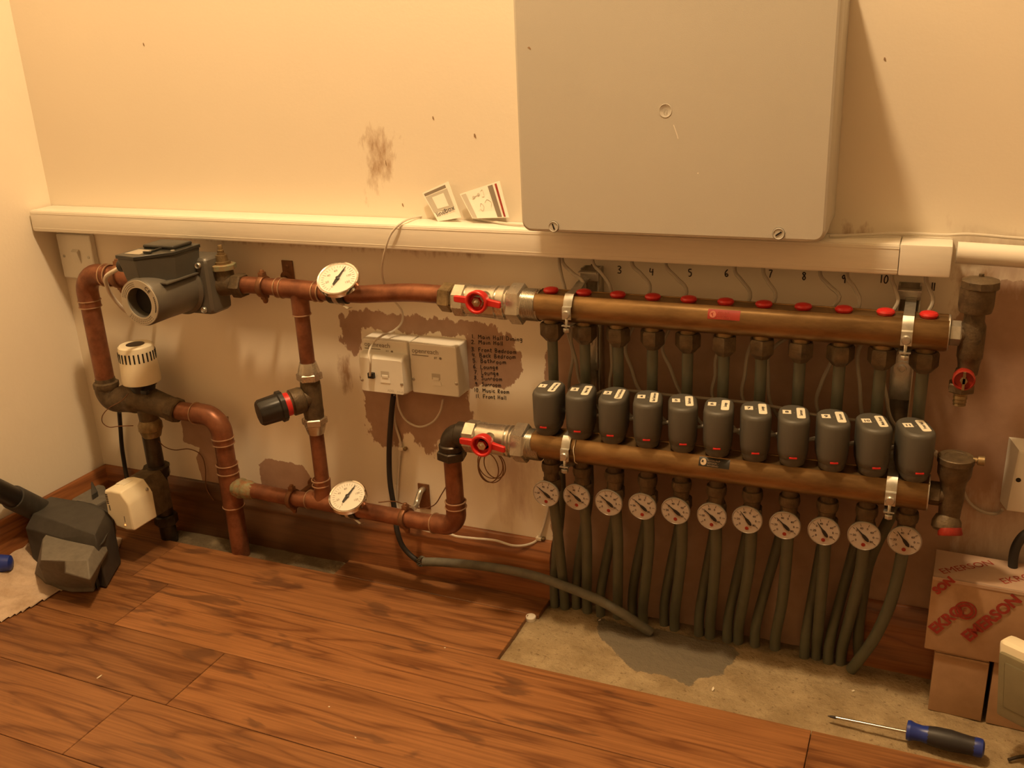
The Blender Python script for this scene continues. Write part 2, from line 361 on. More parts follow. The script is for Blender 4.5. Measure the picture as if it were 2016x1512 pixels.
# ------------------------------------------------------------------ the room
def structure(o): o['kind'] = 'structure'; return o
XR, YF, ZC = 2.7, -2.5, 2.42
def poly_sdf(p, poly):
    x, y = p; d = 1e9; ins = False; n = len(poly)
    for i in range(n):
        ax, ay = poly[i]; bx, by = poly[(i+1) % n]; ex, ey = bx-ax, by-ay; wx, wy = x-ax, y-ay
        t = max(0, min(1, (wx*ex+wy*ey)/(ex*ex+ey*ey+1e-12))); d = min(d, math.hypot(wx-ex*t, wy-ey*t))
        if (ay > y) != (by > y) and x < (bx-ax)*(y-ay)/(by-ay)+ax: ins = not ins
    return d if ins else -d
patches = [([(.614, .465), (.672, .481), (.779, .48), (.897, .474), (.932, .46), (.952, .428), (.953, .398), (.927, .373), (.854, .366), (.855, .453), (.669, .447), (.643, .399), (.617, .425)], .025),
           ([(.651, .37), (.848, .37), (.862, .312), (.834, .277), (.799, .263), (.777, .227), (.731, .268), (.696, .23), (.662, .25), (.648, .288)], .035),
           ([(.228, .245), (.345, .25), (.335, .05), (.257, .05), (.25, .152), (.262, .175), (.222, .182)], .008),
           ([(.40, .16), (.42, .175), (.50, .172), (.52, .15), (.52, .10), (.40, .10)], .01),
           ([(.994, -.05), (.994, .43), (1.03, .50), (1.55, .50), (1.60, .585), (1.74, .60), (1.80, .50), (2.6, .42), (2.6, -.05)], .012),
           ([(.855, .455), (.868, .455), (.868, .365), (.855, .365)], .008)]
smudges = [([(.695, .77), (.72, .79), (.76, .76), (.745, .70), (.70, .66)], .05), ([(1.42, .655), (1.46, .655), (1.46, .60), (1.42, .60)], .03),
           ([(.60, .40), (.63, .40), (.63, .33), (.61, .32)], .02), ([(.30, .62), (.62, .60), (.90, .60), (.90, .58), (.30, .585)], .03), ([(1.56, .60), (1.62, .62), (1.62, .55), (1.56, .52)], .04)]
pales = [([(.86, .27), (.99, .29), (.97, .14), (.90, .12)], .07), ([(1.55, .66), (1.66, .64), (1.66, .56), (1.60, .58)], .06), ([(1.6, .30), (1.75, .30), (1.75, .06), (1.6, .16)], .08)]
def wall_back():
    nx, nz = 330, 130; X0, X1, Z0, Z1 = -.03, XR, -.02, .95
    xs = [X0+(X1-X0)*i/nx for i in range(nx+1)]; zs = [Z0+(Z1-Z0)*j/nz for j in range(nz+1)]+[ZC]
    v = [(x, 0, z) for z in zs for x in xs]; n = nx+1
    f = [[j*n+i, j*n+i+1, (j+1)*n+i+1, (j+1)*n+i] for j in range(len(zs)-1) for i in range(nx)]
    mb = MB(); mb.add(v, f); base = len(v)
    mb.box((-.1, .002, -.02), (XR+.1, .1, ZC))
    o = mb.build('wall_back', M['wall']); me = o.data
    def val(p, lst):
        best = 0
        for poly, soft in lst: best = max(best, max(0, min(1, .5+.5*poly_sdf((p.x, p.z), poly)/soft)))
        return best
    for nm, lst in (('patch', patches), ('smudge', smudges), ('pale', pales)):
        a = me.attributes.new(nm, 'FLOAT', 'POINT')
        a.data.foreach_set('value', [val(q.co, lst) if q.co.z < .94 else 0.0 for q in me.vertices])
    return structure(o)
WB = wall_back()
# left wall stands a little out of plumb, as the corner in the photo does
mb = MB(); mb.prism([(-.004, .0, -.03), (-.004, YF, -.03), (.004, YF, ZC), (.004, 0, ZC)], (-.1, 0, 0)); structure(mb.build('wall_left', M['paint']))
structure(MB().box((XR, YF, -.03), (XR+.1, .1, ZC)).build('wall_right', M['other']))
structure(MB().box((-.1, YF-.1, -.03), (XR+.1, YF, ZC)).build('wall_front', M['other']))
structure(MB().box((-.1, YF-.1, ZC), (XR+.1, .1, ZC+.1)).build('ceiling', M['other']))

# floorboards: one mesh, a recess cut out by the manifold and a slot along the wall
def floor():
    mb = MB(); ids = []
    rows = [(-.018, -.070, [(.594, .995)]), (-.0705, -.1995, [(-.0, .24), (.2405, .978)]), (-.2, -.334, [(0, .326), (.3265, 1.447), (1.4475, XR)]),
            (-.3345, -.4685, [(0, .5615), (.562, XR)]), (-.469, -.6025, [(0, .4985), (.499, 1.72), (1.7205, XR)])]
    y = -.603
    while y > YF:
        k = random.uniform(.3, 2.2); rows.append((y, y-.134, [(0, k), (k+.0005, XR)])); y -= .1345
    rows.append((0, -.07, [(0, .19)]))
    tone = {(1, 0): .35, (1, 1): .72, (2, 0): .42, (2, 1): .80, (2, 2): .50, (3, 0): .40, (3, 1): .70, (4, 0): .55, (4, 1): .52, (0, 0): .40}
    for ri, (a, b, segs) in enumerate(rows):
        for si, (x0, x1) in enumerate(segs):
            n0 = len(mb.v); mb.box((x0+.0003, b+.0003, -.009), (x1-.0003, a-.0003, 0), bev=.0008, seg=1)
            ids += [tone.get((ri, si), random.uniform(.35, .7))]*(len(mb.v)-n0)
    o = mb.build('floor', M['floor'], sharp=30)
    at_ = o.data.attributes.new('board', 'FLOAT', 'POINT'); at_.data.foreach_set('value', ids)
    return structure(o)
floor()
mortar = [(1.085, -.030), (1.161, -.04), (1.183, -.030), (1.258, -.032), (1.306, -.034), (1.323, -.051), (1.31, -.093), (1.307, -.116), (1.276, -.131), (1.27, -.155), (1.229, -.142), (1.182, -.146), (1.157, -.128), (1.132, -.103), (1.097, -.072)]
def screed():
    nx, ny = 260, 60; X0, X1, Y0, Y1 = .0, XR, -.205, 0
    v = []
    for j in range(ny+1):
        for i in range(nx+1):
            x = X0+(X1-X0)*i/nx; y = Y0+(Y1-Y0)*j/ny
            s = poly_sdf((x, y), mortar); z = -.0085+.0018*noise.noise((x*22, y*22, 3))+.001*noise.noise((x*90, y*90, 3))
            if s > -.006: z += -.0012 if s < 0 else .0002
            z += .006*max(0, 1-abs(y+.025)/.02)*max(0, noise.noise((x*30, 2, 5)))*(1.0 < x < 1.5)
            v.append((x, y, z))
    n = nx+1; f = [[j*n+i, j*n+i+1, (j+1)*n+i+1, (j+1)*n+i] for j in range(ny) for i in range(nx)]
    mb = MB(); mb.add(v, f); mb.box((0, YF, -.03), (XR, 0, -.0125))
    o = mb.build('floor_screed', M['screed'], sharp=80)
    a = o.data.attributes.new('mortar', 'FLOAT', 'POINT'); a.data.foreach_set('value', [max(0, min(1, .5+.5*poly_sdf((q.co.x, q.co.y), mortar)/.012)) for q in o.data.vertices])
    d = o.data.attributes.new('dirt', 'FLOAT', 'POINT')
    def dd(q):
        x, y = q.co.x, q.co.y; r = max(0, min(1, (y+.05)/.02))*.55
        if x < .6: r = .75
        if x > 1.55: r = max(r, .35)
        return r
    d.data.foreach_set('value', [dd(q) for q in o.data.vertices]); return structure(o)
screed()

# skirting: profile swept along the walls
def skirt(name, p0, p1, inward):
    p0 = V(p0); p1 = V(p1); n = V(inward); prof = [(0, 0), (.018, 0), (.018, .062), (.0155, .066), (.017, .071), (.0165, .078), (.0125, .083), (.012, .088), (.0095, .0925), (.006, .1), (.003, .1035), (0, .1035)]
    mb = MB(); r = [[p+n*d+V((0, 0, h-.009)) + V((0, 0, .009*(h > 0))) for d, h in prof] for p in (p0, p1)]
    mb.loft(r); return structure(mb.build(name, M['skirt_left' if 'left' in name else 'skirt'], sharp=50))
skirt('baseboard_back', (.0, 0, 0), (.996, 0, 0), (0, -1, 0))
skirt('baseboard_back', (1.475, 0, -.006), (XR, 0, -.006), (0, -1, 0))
skirt('baseboard_left', (0, 0, 0), (0, YF, 0), (1, 0, 0))

# ------------------------------------------------------------------ handwriting on the wall
G = {'1': (.35, [[(.15, 1), (.15, 0)]]), '2': (.6, [[(.05, .8), (.25, 1), (.48, .82), (.35, .45), (.03, .05), (.55, .08)]]),
 '3': (.6, [[(.05, .95), (.35, 1), (.5, .8), (.2, .55), (.5, .35), (.4, .05), (.02, .05)]]), '4': (.6, [[(.1, 1), (.05, .45), (.5, .5)], [(.42, .9), (.38, 0)]]),
 '5': (.6, [[(.5, 1), (.1, .97), (.1, .6), (.4, .58), (.5, .25), (.3, .02), (.05, .05)]]), '6': (.6, [[(.4, 1), (.1, .6), (.05, .2), (.3, 0), (.5, .2), (.35, .42), (.1, .3)]]),
 '7': (.6, [[(.03, .97), (.5, 1), (.3, .5), (.2, 0)]]), '8': (.6, [[(.45, .85), (.25, 1), (.08, .8), (.45, .3), (.28, 0), (.05, .2), (.25, .5), (.45, .85)]]),
 '9': (.6, [[(.45, .7), (.25, 1), (.06, .75), (.22, .52), (.44, .72), (.42, 0)]]), '0': (.6, [[(.25, 1), (.05, .6), (.1, .1), (.3, 0), (.48, .35), (.45, .8), (.25, 1)]]),
 '.': (.25, [[(.05, .0), (.07, .06)]]), ' ': (.45, []),
 'M': (.85, [[(.05, 0), (.12, 1), (.38, .45), (.65, 1), (.72, 0)]]), 'H': (.7, [[(.08, 1), (.05, 0)], [(.05, .5), (.5, .55)], [(.52, 1), (.5, 0)]]),
 'D': (.7, [[(.08, 0), (.08, 1), (.4, .9), (.58, .5), (.4, .1), (.05, 0)]]), 'F': (.65, [[(.1, 0), (.08, 1), (.55, 1)], [(.08, .55), (.42, .55)]]),
 'B': (.65, [[(.08, 0), (.08, 1), (.42, .9), (.38, .6), (.1, .52), (.5, .4), (.45, .05), (.05, 0)]]), 'L': (.6, [[(.08, 1), (.06, .05), (.5, .02)]]),
 'S': (.6, [[(.5, .92), (.25, 1), (.08, .78), (.42, .45), (.45, .12), (.2, 0), (.02, .1)]]), 'R': (.65, [[(.08, 0), (.08, 1), (.42, .9), (.4, .6), (.1, .5), (.5, 0)]]),
 'a': (.6, [[(.42, .58), (.15, .6), (.05, .25), (.2, 0), (.42, .3), (.42, .58), (.46, 0)]]), 'i': (.28, [[(.12, .58), (.12, 0)], [(.12, .85), (.13, .9)]]),
 'n': (.55, [[(.06, .6), (.06, 0)], [(.06, .4), (.25, .6), (.42, .5), (.44, 0)]]), 'l': (.25, [[(.1, 1), (.1, 0)]]),
 'g': (.58, [[(.42, .58), (.15, .6), (.06, .3), (.2, .05), (.42, .3), (.42, .58), (.42, -.3), (.1, -.38)]]), 'r': (.45, [[(.06, .6), (.06, 0)], [(.06, .4), (.2, .58), (.38, .58)]]),
 'o': (.55, [[(.25, .6), (.05, .4), (.1, .05), (.3, 0), (.46, .3), (.4, .55), (.25, .6)]]), 't': (.45, [[(.2, 1), (.18, .1), (.4, .02)], [(.02, .62), (.4, .64)]]),
 'e': (.55, [[(.08, .32), (.44, .36), (.35, .6), (.1, .5), (.08, .1), (.3, 0), (.48, .1)]]), 'd': (.6, [[(.42, .5), (.15, .6), (.05, .2), (.2, 0), (.42, .25)], [(.44, 1), (.44, 0)]]),
 'c': (.5, [[(.42, .52), (.2, .6), (.05, .3), (.2, 0), (.44, .08)]]), 'k': (.55, [[(.08, 1), (.06, 0)], [(.42, .6), (.1, .28), (.46, 0)]]),
 'b': (.6, [[(.08, 1), (.08, 0)], [(.08, .4), (.3, .6), (.48, .3), (.3, 0), (.08, .1)]]), 'h': (.58, [[(.08, 1), (.06, 0)], [(.06, .4), (.28, .58), (.44, .45), (.46, 0)]]),
 'm': (.8, [[(.06, .6), (.06, 0)], [(.06, .4), (.2, .6), (.36, .5), (.36, 0)], [(.36, .4), (.5, .6), (.66, .5), (.68, 0)]]), 'u': (.58, [[(.06, .6), (.08, .1), (.25, 0), (.42, .2), (.44, .6)], [(.44, .6), (.46, 0)]]),
 's': (.48, [[(.38, .52), (.2, .6), (.08, .45), (.36, .2), (.25, 0), (.04, .05)]])}
def scrawl(mb, s, p0, p1, h, r=.00055):
    W = sum(G[c][0]+.12 for c in s); xd = V(p1)-V(p0); L = xd.length; xd.normalize(); zd = V((0, 0, 1)); k = L/W; x = 0
    for c in s:
        wd, st = G[c]; j = random.uniform(-.06, .06)
        for poly in st:
            pts = [V(p0)+xd*((x+a+random.uniform(-.02, .02))*k)+zd*((b+j+random.uniform(-.02, .02))*h)+V((0, -.0003, 0)) for a, b in poly]
            mb.tube(pts, r, n=5, sub=3)
        x += wd+.12
mb = MB()
for s, a, b in [('1. Main Hall Dining', (929, 666), (1030, 672)), ('2. Main Hall', (928, 677), (992, 680)), ('3. Front Bedroom', (928, 691), (1018, 697)), ('4. Back Bedroom', (930, 702), (1017, 707)),
                ('5. Bathroom', (931, 713), (998, 717)), ('6. Lounge', (932, 725), (982, 727)), ('7. Lounge', (934, 736), (983, 739)), ('8. Sunroom', (934, 747), (990, 750)),
                ('9. Sunroom', (936, 759), (988, 762)), ('10. Music Room', (934, 771), (1004, 775)), ('11. Front Hall', (937, 783), (998, 787))]:
    scrawl(mb, s, at(*a, y=0), at(*b, y=0), .0066)
for s, u, v, wpx in [('1', 1103, 537, 4), ('2', 1163, 533, 10), ('3', 1216, 537, 9), ('4', 1279, 541, 11), ('5', 1355, 544, 9), ('6', 1427, 545, 9), ('7', 1513, 546, 9), ('8', 1579, 551, 10), ('9', 1657, 556, 10), ('10', 1732, 557, 19), ('11', 1833, 571, 9)]:
    scrawl(mb, s, at(u, v, y=0), at(u+wpx, v+1, y=0), .0105, .0008)
o = mb.build('handwriting', M['ink'], WB); o['label'] = 'black felt-pen room list and loop numbers written on the wall'

for u, v, a, b in ((283, 88, 3, 5), (853, 233, 3, 5), (935, 268, 4, 6), (793, 404, 3, 5), (1742, 117, 3, 4), (760, 322, 2, 8), (905, 860, 4, 3)):
    c = at(u, v, y=0); k = .0006; mb = MB(); mb.prism([c+V((x*a*k, -.0001, z*b*k)) for x, z in ((-.6, .9), (0, 1.1), (.7, .2), (.9, -.9), (.1, -.6), (-.7, -.1))], (0, -.0003, 0)); mb.build('wall_mark', M['smear'], WB)
# ------------------------------------------------------------------ trunking, conduit, cabinet
t = thing('cable_trunking', 'long cream plastic cable trunking running across the back wall above the pipes', 'cable trunking', (0, -.03, .60))
mb = MB(); mb.box((.004, -.0545, .601), (1.4965, -.0005, .6405), bev=.003); mb.build('trunking_body', M['trunk'], t)
mb = MB(); mb.box((.0042, -.0557, .603), (1.4965, -.0535, .6385), bev=.001); mb.build('front_lid', M['trunk'], t)
mb = MB(); mb.box((1.4968, -.0555, .6008), (1.557, -.0005, .6407), bev=.003); mb.build('end_piece', M['trunk'], t)
mb = MB()
for z in (.6075, .6345): mb.box((.0045, -.0561, z), (1.4965, -.0555, z+.0006))
mb.build('lid_rib', M['trunk'], t)
o = MB().tube([(1.562, -.030, .628), (1.64, -.029, .6255), (1.8, -.029, .62), (2.3, -.029, .61)], .0135, n=20, sub=3).build('conduit_pipe', M['trunk'])
tag(o, 'round cream conduit pipe leaving the right end of the trunking', 'conduit pipe')

t = thing('enclosure_box', 'large beige-grey plastic electrical enclosure on the wall above the manifolds', 'electrical enclosure', (1.214, -.06, .652))
def rrect(x0, x1, z0, z1, y, r, n=6):
    pts = []
    for cx, cz, a0 in ((x1-r, z1-r, 0), (x0+r, z1-r, 90), (x0+r, z0+r, 180), (x1-r, z0+r, 270)):
        for k in range(n+1):
            a = math.radians(a0+90*k/n); pts.append(V((cx+r*math.cos(a), y, cz+r*math.sin(a))))
    return pts
def rslab(mb, x0, x1, z0, z1, y0, y1, r, e=.002):
    "rounded slab between y0 (back) and y1 (front), eased front edge"
    mb.loft([rrect(x0, x1, z0, z1, y0, r), rrect(x0, x1, z0, z1, y1+e, r), rrect(x0+e*.3, x1-e*.3, z0+e*.3, z1-e*.3, y1+e*.3, r), rrect(x0+e, x1-e, z0+e, z1-e, y1, max(r-e, .001))]); return mb
mb = MB(); rslab(mb, 1.016, 1.412, .654, .966, -.0005, -.080, .012); mb.build('enclosure_base', M['cab'], t)
mb = MB(); rslab(mb, 1.014, 1.414, .652, .968, -.082, -.120, .014, .004); lid = mb.build('enclosure_lid', M['cab'], t)
for u, v, an in ((1090, 446, -70), (1533, 460, 35)):
    c = at(u, v, y=-.12); mb = MB(); mb.lathe(c+V((0, .001, 0)), (0, -1, 0), [(0, .0072), (.0022, .0072), (.0026, .0066), (.0018, .0062), (.0018, .0005)], n=24); sc_ = mb.build('lid_lock', M['cab'], lid)
    mb = MB(); a = math.radians(an); R = Matrix.Translation(c+V((0, -.0008, 0))) @ Matrix.Rotation(-a, 4, 'Y'); mb.box((-.0042, -.0006, -.0009), (.0042, .0003, .0009), M=R)
    s = mb.build('lock_slot', M['dark'], t)
    mb = MB(); mb.tube([c+V((math.cos(k*math.pi/12)*.0073, -.0001, math.sin(k*math.pi/12)*.0073)) for k in range(24)], .0004, n=5, sm=False, closed=True); mb.build('lock_rim', M['dark'], t)
c = at(1310, 218, y=-.12); mb = MB(); mb.lathe(c+V((0, .0005, 0)), (0, -1, 0), [(0, .0085), (.0009, .0083), (.0010, .0078), (.0008, .0075), (.0008, .0004)], n=28)
text_mesh(mb, 'G', .008, c+V((-.003, -.0006, -.0028)), (1, 0, 0), (0, 0, 1), depth=.0005); mb.build('moulded_emblem', M['cab'], lid)

mb = MB(); mb.tube([at(1326, 246, y=-.1200), at(1331, 260, y=-.1200), at(1335, 273, y=-.1200)], .0006, n=5); mb.build('scratch_glint', M['paper'], lid)  # pale streak painted in as the highlight on a lid scratch
mb = MB(); c = at(1374, 341, y=-.12); mb.lathe(c+V((0, .0002, 0)), (0, -1, 0), [(0, .0009), (.0003, .0009)], n=8); mb.build('glint_speck', M['paper'], lid)  # small pale dot, a painted glint on the lid
mb = MB(); c = at(1042, 95, y=-.12); mb.prism([c+V((x*.0022, .0001, z*.0022)) for x, z in ((-1.2, .5), (0, .9), (1, -.2), (1.1, -.9), (-.2, -.3))], (0, -.0003, 0)); mb.build('scuff_mark', M['smear'], lid)
# ------------------------------------------------------------------ light switch and telephone sockets
def screw(mb, c, r=.0028, d=(0, -1, 0)):
    mb.lathe(V(c), d, [(-.001, r), (.0004, r), (.0010, r*.7), (.0011, .0002)], n=14)
t = thing('light_switch', 'square white single light switch under the left end of the trunking', 'light switch', (.05, 0, .50))
sx, sz = .0065, .503
mb = MB(); rslab(mb, sx, sx+.086, sz, sz+.086, -.0005, -.0115, .003, .003); mb.build('faceplate', M['white'], t)
mb = MB(); mb.prism([(sx+.037, -.011, sz+.028), (sx+.037, -.0185, sz+.053), (sx+.037, -.011, sz+.058)], (.0165, 0, 0)); mb.build('rocker', M['white'], t, bev=.0008)
for k in (.012, .074): mb = MB(); screw(mb, (sx+k, -.0117, sz+.043)); mb.build('screw', M['zinc'], t)

def port(mbw, mbd, c):
    x, y, z = c
    mbd.box((x-.0075, y-.0004, z-.001), (x+.0075, y+.001, z+.009)); mbw.box((x-.0055, y-.0012, z-.003), (x+.0055, y+.001, z+.0025), bev=.0005)
    mbw.prism([(x-.0075, y, z-.001), (x+.0075, y, z-.001), (x+.009, y-.0009, z-.011), (x-.009, y-.0009, z-.011)], (0, .001, 0))
def reach_logo(mb, x, z, y):
    text_mesh(mb, 'openreach', .0115, (x, y, z), (1, 0, 0), (0, 0, 1), depth=.0003)
    mb.box((x, y-.0003, z-.0045), (x+.030, y, z-.0033)); text_mesh(mb, 'BT', .0052, (x+.040, y, z-.0078), (1, 0, 0), (0, 0, 1), depth=.0003)
    mb.lathe((x+.0515, y, z-.006), (0, -1, 0), [(0, .0022), (.0003, .0022)], n=10)
bx, bz = .7723, .3597
t = thing('phone_socket_box', 'white square telephone socket box, the right of the pair, beside the handwritten list', 'telephone socket', (bx+.043, 0, bz))
mb = MB(); rslab(mb, bx, bx+.086, bz, bz+.086, -.0005, -.0385, .0025, .002); f = mb.build('cover', M['white'], t)
mw, mdk = MB(), MB(); port(mw, mdk, (bx+.046, -.0385, bz+.028)); mw.build('socket', M['white'], t); mdk.build('socket_shutter', M['lightgrey'], t)
for k in (.004, .082): mb = MB(); screw(mb, (bx+k, -.0385, bz+.0235)); mb.build('screw', M['zinc'], t)
mb = MB(); reach_logo(mb, bx+.005, bz+.070, -.0387); mb.build('printed_logo', M['greyink'], t)
ax = .6835
t = thing('phone_socket_box', 'white telephone socket box with raised lower faceplate and a black plug, left of the pair', 'telephone socket', (ax+.043, 0, bz))
mb = MB(); rslab(mb, ax, ax+.086, bz, bz+.086, -.0005, -.0385, .0025, .002); mb.build('cover', M['white'], t)
mb = MB(); y1 = -.056
q = [(.0005, bz-.0005), (.0855, bz-.0005), (.0855, bz+.062), (.0005, bz+.062)]
mb.loft([rrect(ax+.0005, ax+.0855, bz-.0005, bz+.0665, -.034, .004), rrect(ax+.0005, ax+.0855, bz-.0005, bz+.0665, y1+.010, .004), rrect(ax+.0012, ax+.0848, bz, bz+.0635, y1+.004, .004), rrect(ax+.003, ax+.083, bz+.001, bz+.0585, y1, .004)])
mb.build('lower_faceplate', M['white'], t)
mw, mdk = MB(), MB(); port(mw, mdk, (ax+.050, y1, bz+.030)); mw.build('socket', M['white'], t); mdk.build('socket_shutter', M['lightgrey'], t)
PLUG = V((ax+.0255, y1, bz+.030)); mb = MB(); mb.box((PLUG.x-.0055, y1-.006, PLUG.z-.0045), (PLUG.x+.0055, y1+.001, PLUG.z+.005), bev=.0008); mb.build('modem_plug', M['black'], t)
for k in (.005, .080): mb = MB(); screw(mb, (ax+k, y1, bz+.0195)); mb.build('screw', M['zinc'], t)
mb = MB(); reach_logo(mb, ax+.005, bz+.0735, -.0387); mb.build('printed_logo', M['greyink'], t)
mb = MB(); text_mesh(mb, 'ADSL  .co.uk', .0058, (ax+.052, y1, bz+.004), (1, 0, 0), (0, 0, 1), depth=.0003); mb.build('small_print', M['lightgrey'], t)

# leaflets on top of the trunking
def quad_frame(pix, y):
    return [at(u, v, y=y) for u, v in pix]
t = thing('leaflet', 'small paper leaflet with a grey picture of a square box, leaning behind the trunking', 'leaflet', at(870, 420, y=-.006))
P = quad_frame([(831, 380), (882, 357), (908, 428), (862, 436)], -.009); P[2].y = P[3].y = -.02; P[2] = at(908, 428, y=-.02); P[3] = at(862, 436, y=-.02)
def card(P, name, m, t, th=.0012):
    n = (P[1]-P[0]).cross(P[3]-P[0]).normalized(); n = n if n.y < 0 else -n
    mb = MB(); mb.prism([p-n*th for p in P], n*th); o = mb.build(name, m, t); return n
def uvq(P, a, b): return (P[0]*(1-a)+P[1]*a)*(1-b)+(P[3]*(1-a)+P[2]*a)*b
def inset(P, n, a0, a1, b0, b1, m, name, t, lift=.0002):
    mb = MB(); mb.prism([uvq(P, a, b)+n*lift*.2 for a, b in ((a0, b0), (a1, b0), (a1, b1), (a0, b1))], n*lift); return mb.build(name, m, t)
n = card(P, 'paper_sheet', M['paper'], t)
inset(P, n, .04, .86, .05, .13, M['greyink'], 'dark_banner', t); inset(P, n, .04, .88, .16, .70, M['lightgrey'], 'grey_panel', t)
inset(P, n, .25, .70, .24, .62, M['paper'], 'pictured_box', t, .0004)
mb = MB(); xd = (P[1]-P[0]).normalized(); yd = (P[0]-P[3]).normalized(); text_mesh(mb, 'linebox', .0115, uvq(P, .08, .86)+n*.0002, xd, yd, depth=.0002); mb.build('printed_title', M['ink'], t)
t = thing('leaflet', 'folded instruction leaflet with grey and red stripes, leaning beside the enclosure', 'leaflet', at(955, 425, y=-.006))
P = [at(905, 382, y=-.010), at(983, 356, y=-.010), at(1002, 428, y=-.024), at(930, 430, y=-.024)]
n = card(P, 'paper_sheet', M['paper'], t)
inset(P, n, .02, .14, .05, .98, M['lightgrey'], 'grey_stripe', t); inset(P, n, .70, .82, .04, .98, M['greyink'], 'dark_stripe', t); inset(P, n, .87, .92, .04, .98, M['redprint'], 'red_stripe', t)
mb = MB()
for a, b in ((.28, .25), (.42, .20)): mb.lathe(uvq(P, a, b), n, [(0, .0022), (.0003, .0022)], n=10)
mb.tube([uvq(P, a, b)+n*.0002 for a, b in ((.28, .25), (.42, .2))], .0003, n=4, sm=False)
for pts in ([(.5, .5), (.58, .42), (.66, .52), (.62, .66)], [(.35, .6), (.4, .5), (.44, .62), (.38, .75), (.33, .68)], [(.5, .12), (.55, .1), (.54, .3), (.48, .3)]):
    mb.tube([uvq(P, a, b)+n*.0002 for a, b in pts], .0003, n=4)
mb.build('printed_diagram', M['lightgrey'], t)
mb = MB(); pts = [(1.03, -.03, .6432), (.97, -.035, .6432), at(950, 433, z=.6432), at(905, 424, z=.6435), at(862, 422, z=.6440), at(822, 427, z=.6437), at(793, 437, y=-.053), at(770, 460, y=-.063), at(759, 490, y=-.064), at(752, 530, y=-.05), at(758, 562, y=-.035), at(775, 590, y=-.02), at(791, 612, y=-.012), at(791, 634, y=-.012), at(775, 651, y=-.02), at(752, 661, y=-.046), at(735, 675, y=-.052), at(726, 695, y=-.066), at(729, 714, y=-.072), PLUG+V((0, -.007, .001))]
tag(mb.tube(pts, .0018, n=8).build('phone_cable', M['wcable']), 'thin white phone cable draped over the trunking down to the black plug', 'cable')
tag(MB().tube([(1.41, -.035, .6435), (1.46, -.02, .6445), (1.50, -.012, .646), (1.545, -.012, .6455), (1.575, -.012, .6475), (1.62, -.006, .644), (1.66, -.004, .642)], .002, n=8).build('loose_cable', M['wcable']), 'white cable lying on the right end of the trunking by the enclosure', 'cable')
tag(MB().tube([at(781, 777, y=-.02), at(786, 805, y=-.012), at(800, 828, y=-.010), at(825, 840, y=-.010), at(850, 832, y=-.010), at(866, 812, y=-.012), at(872, 787, y=-.02)], .0018, n=8).build('loop_cable', M['wcable']), 'white cable hanging in a U between the two socket boxes', 'cable')
tag(MB().tube([at(775, 778, y=-.02), at(775, 805, y=-.01), at(778, 835, y=-.005), at(788, 868, y=-.004), at(789, 885, y=-.0045), at(786, 910, y=-.004), at(783, 960, y=-.004), at(783, 1000, y=-.005), at(800, 1025, y=-.02), at(840, 1045, y=-.022), at(880, 1050, y=-.021), at(900, 1056, y=-.0225), at(935, 1060, y=-.0225), at(975, 1064, y=-.0225), at(1010, 1074, y=-.02), at(1040, 1072, y=-.012), at(1060, 1060, y=-.005), at(1072, 1030, y=-.005), at(1082, 985, y=-.006), at(1090, 950, y=-.02)], .0021, n=8).build('phone_cable', M['wcable']), 'white cable running down from the left socket box and along the skirting top', 'cable')
for (u, v), lb in (((791, 883), 'small cream cable clip on the wall below the left socket box'), ((1062, 1060), 'small white cable clip at the skirting top left of the grey pipes')):
    c = at(u, v, y=-.004); t = thing('cable_clip', lb, 'cable clip', c)
    MB().box(c+V((-.0055, -.004, -.003)), c+V((.0045, .004, .003)), bev=.001).build('clip_body', M['clip'], t)
    MB().lathe(c+V((.007, .004, 0)), (0, -1, 0), [(0, .003), (.006, .003), (.007, .002), (.0075, .0002)], n=12).build('nail', M['brass'], t)
tag(MB().tube([at(775, 778, y=-.02), at(772, 800, y=-.013), at(768, 850, y=-.012), at(766, 900, y=-.013), at(768, 950, y=-.014), at(776, 1000, y=-.018), at(781, 1040, y=-.03), at(790, 1070, y=-.032), at(805, 1090, y=-.030), at(826, 1107, y=-.032)], .0047, n=12).build('black_cable', M['rubber']), 'thick black cable dropping from the left socket box into the grey conduit', 'cable')
CO = [at(834, 1106, y=-.034), at(870, 1107, y=-.032), at(930, 1112, y=-.032), at(1000, 1122, y=-.034), at(1060, 1136, y=-.042), at(1120, 1157, y=-.054), at(1180, 1182, y=-.062), at(1230, 1210, y=-.064), at(1262, 1232, y=-.058), at(1280, 1244, y=-.050)]
t = thing('flexible_conduit', 'dusty grey flexible conduit curving from the skirting onto the bare floor', 'conduit', CO[0])
mb = MB(); mb.tube(CO, .0078, n=16); mb.build('hose', M['conduit'], t)
mb = MB(); 
for k in range(14):
    a = k*.45; mb.tube([CO[0]+V((-.002+.001*math.sin(k), .0082*math.cos(a), .0082*math.sin(a))), CO[0]+V((-.006, .009*math.cos(a+.3), .009*math.sin(a+.3))), CO[0]+V((-.009-.002*math.sin(2*k), .006*math.cos(a+.6), .006*math.sin(a+.6)))], .0012, n=5, sub=3)
mb.build('frayed_end', M['conduit'], t)

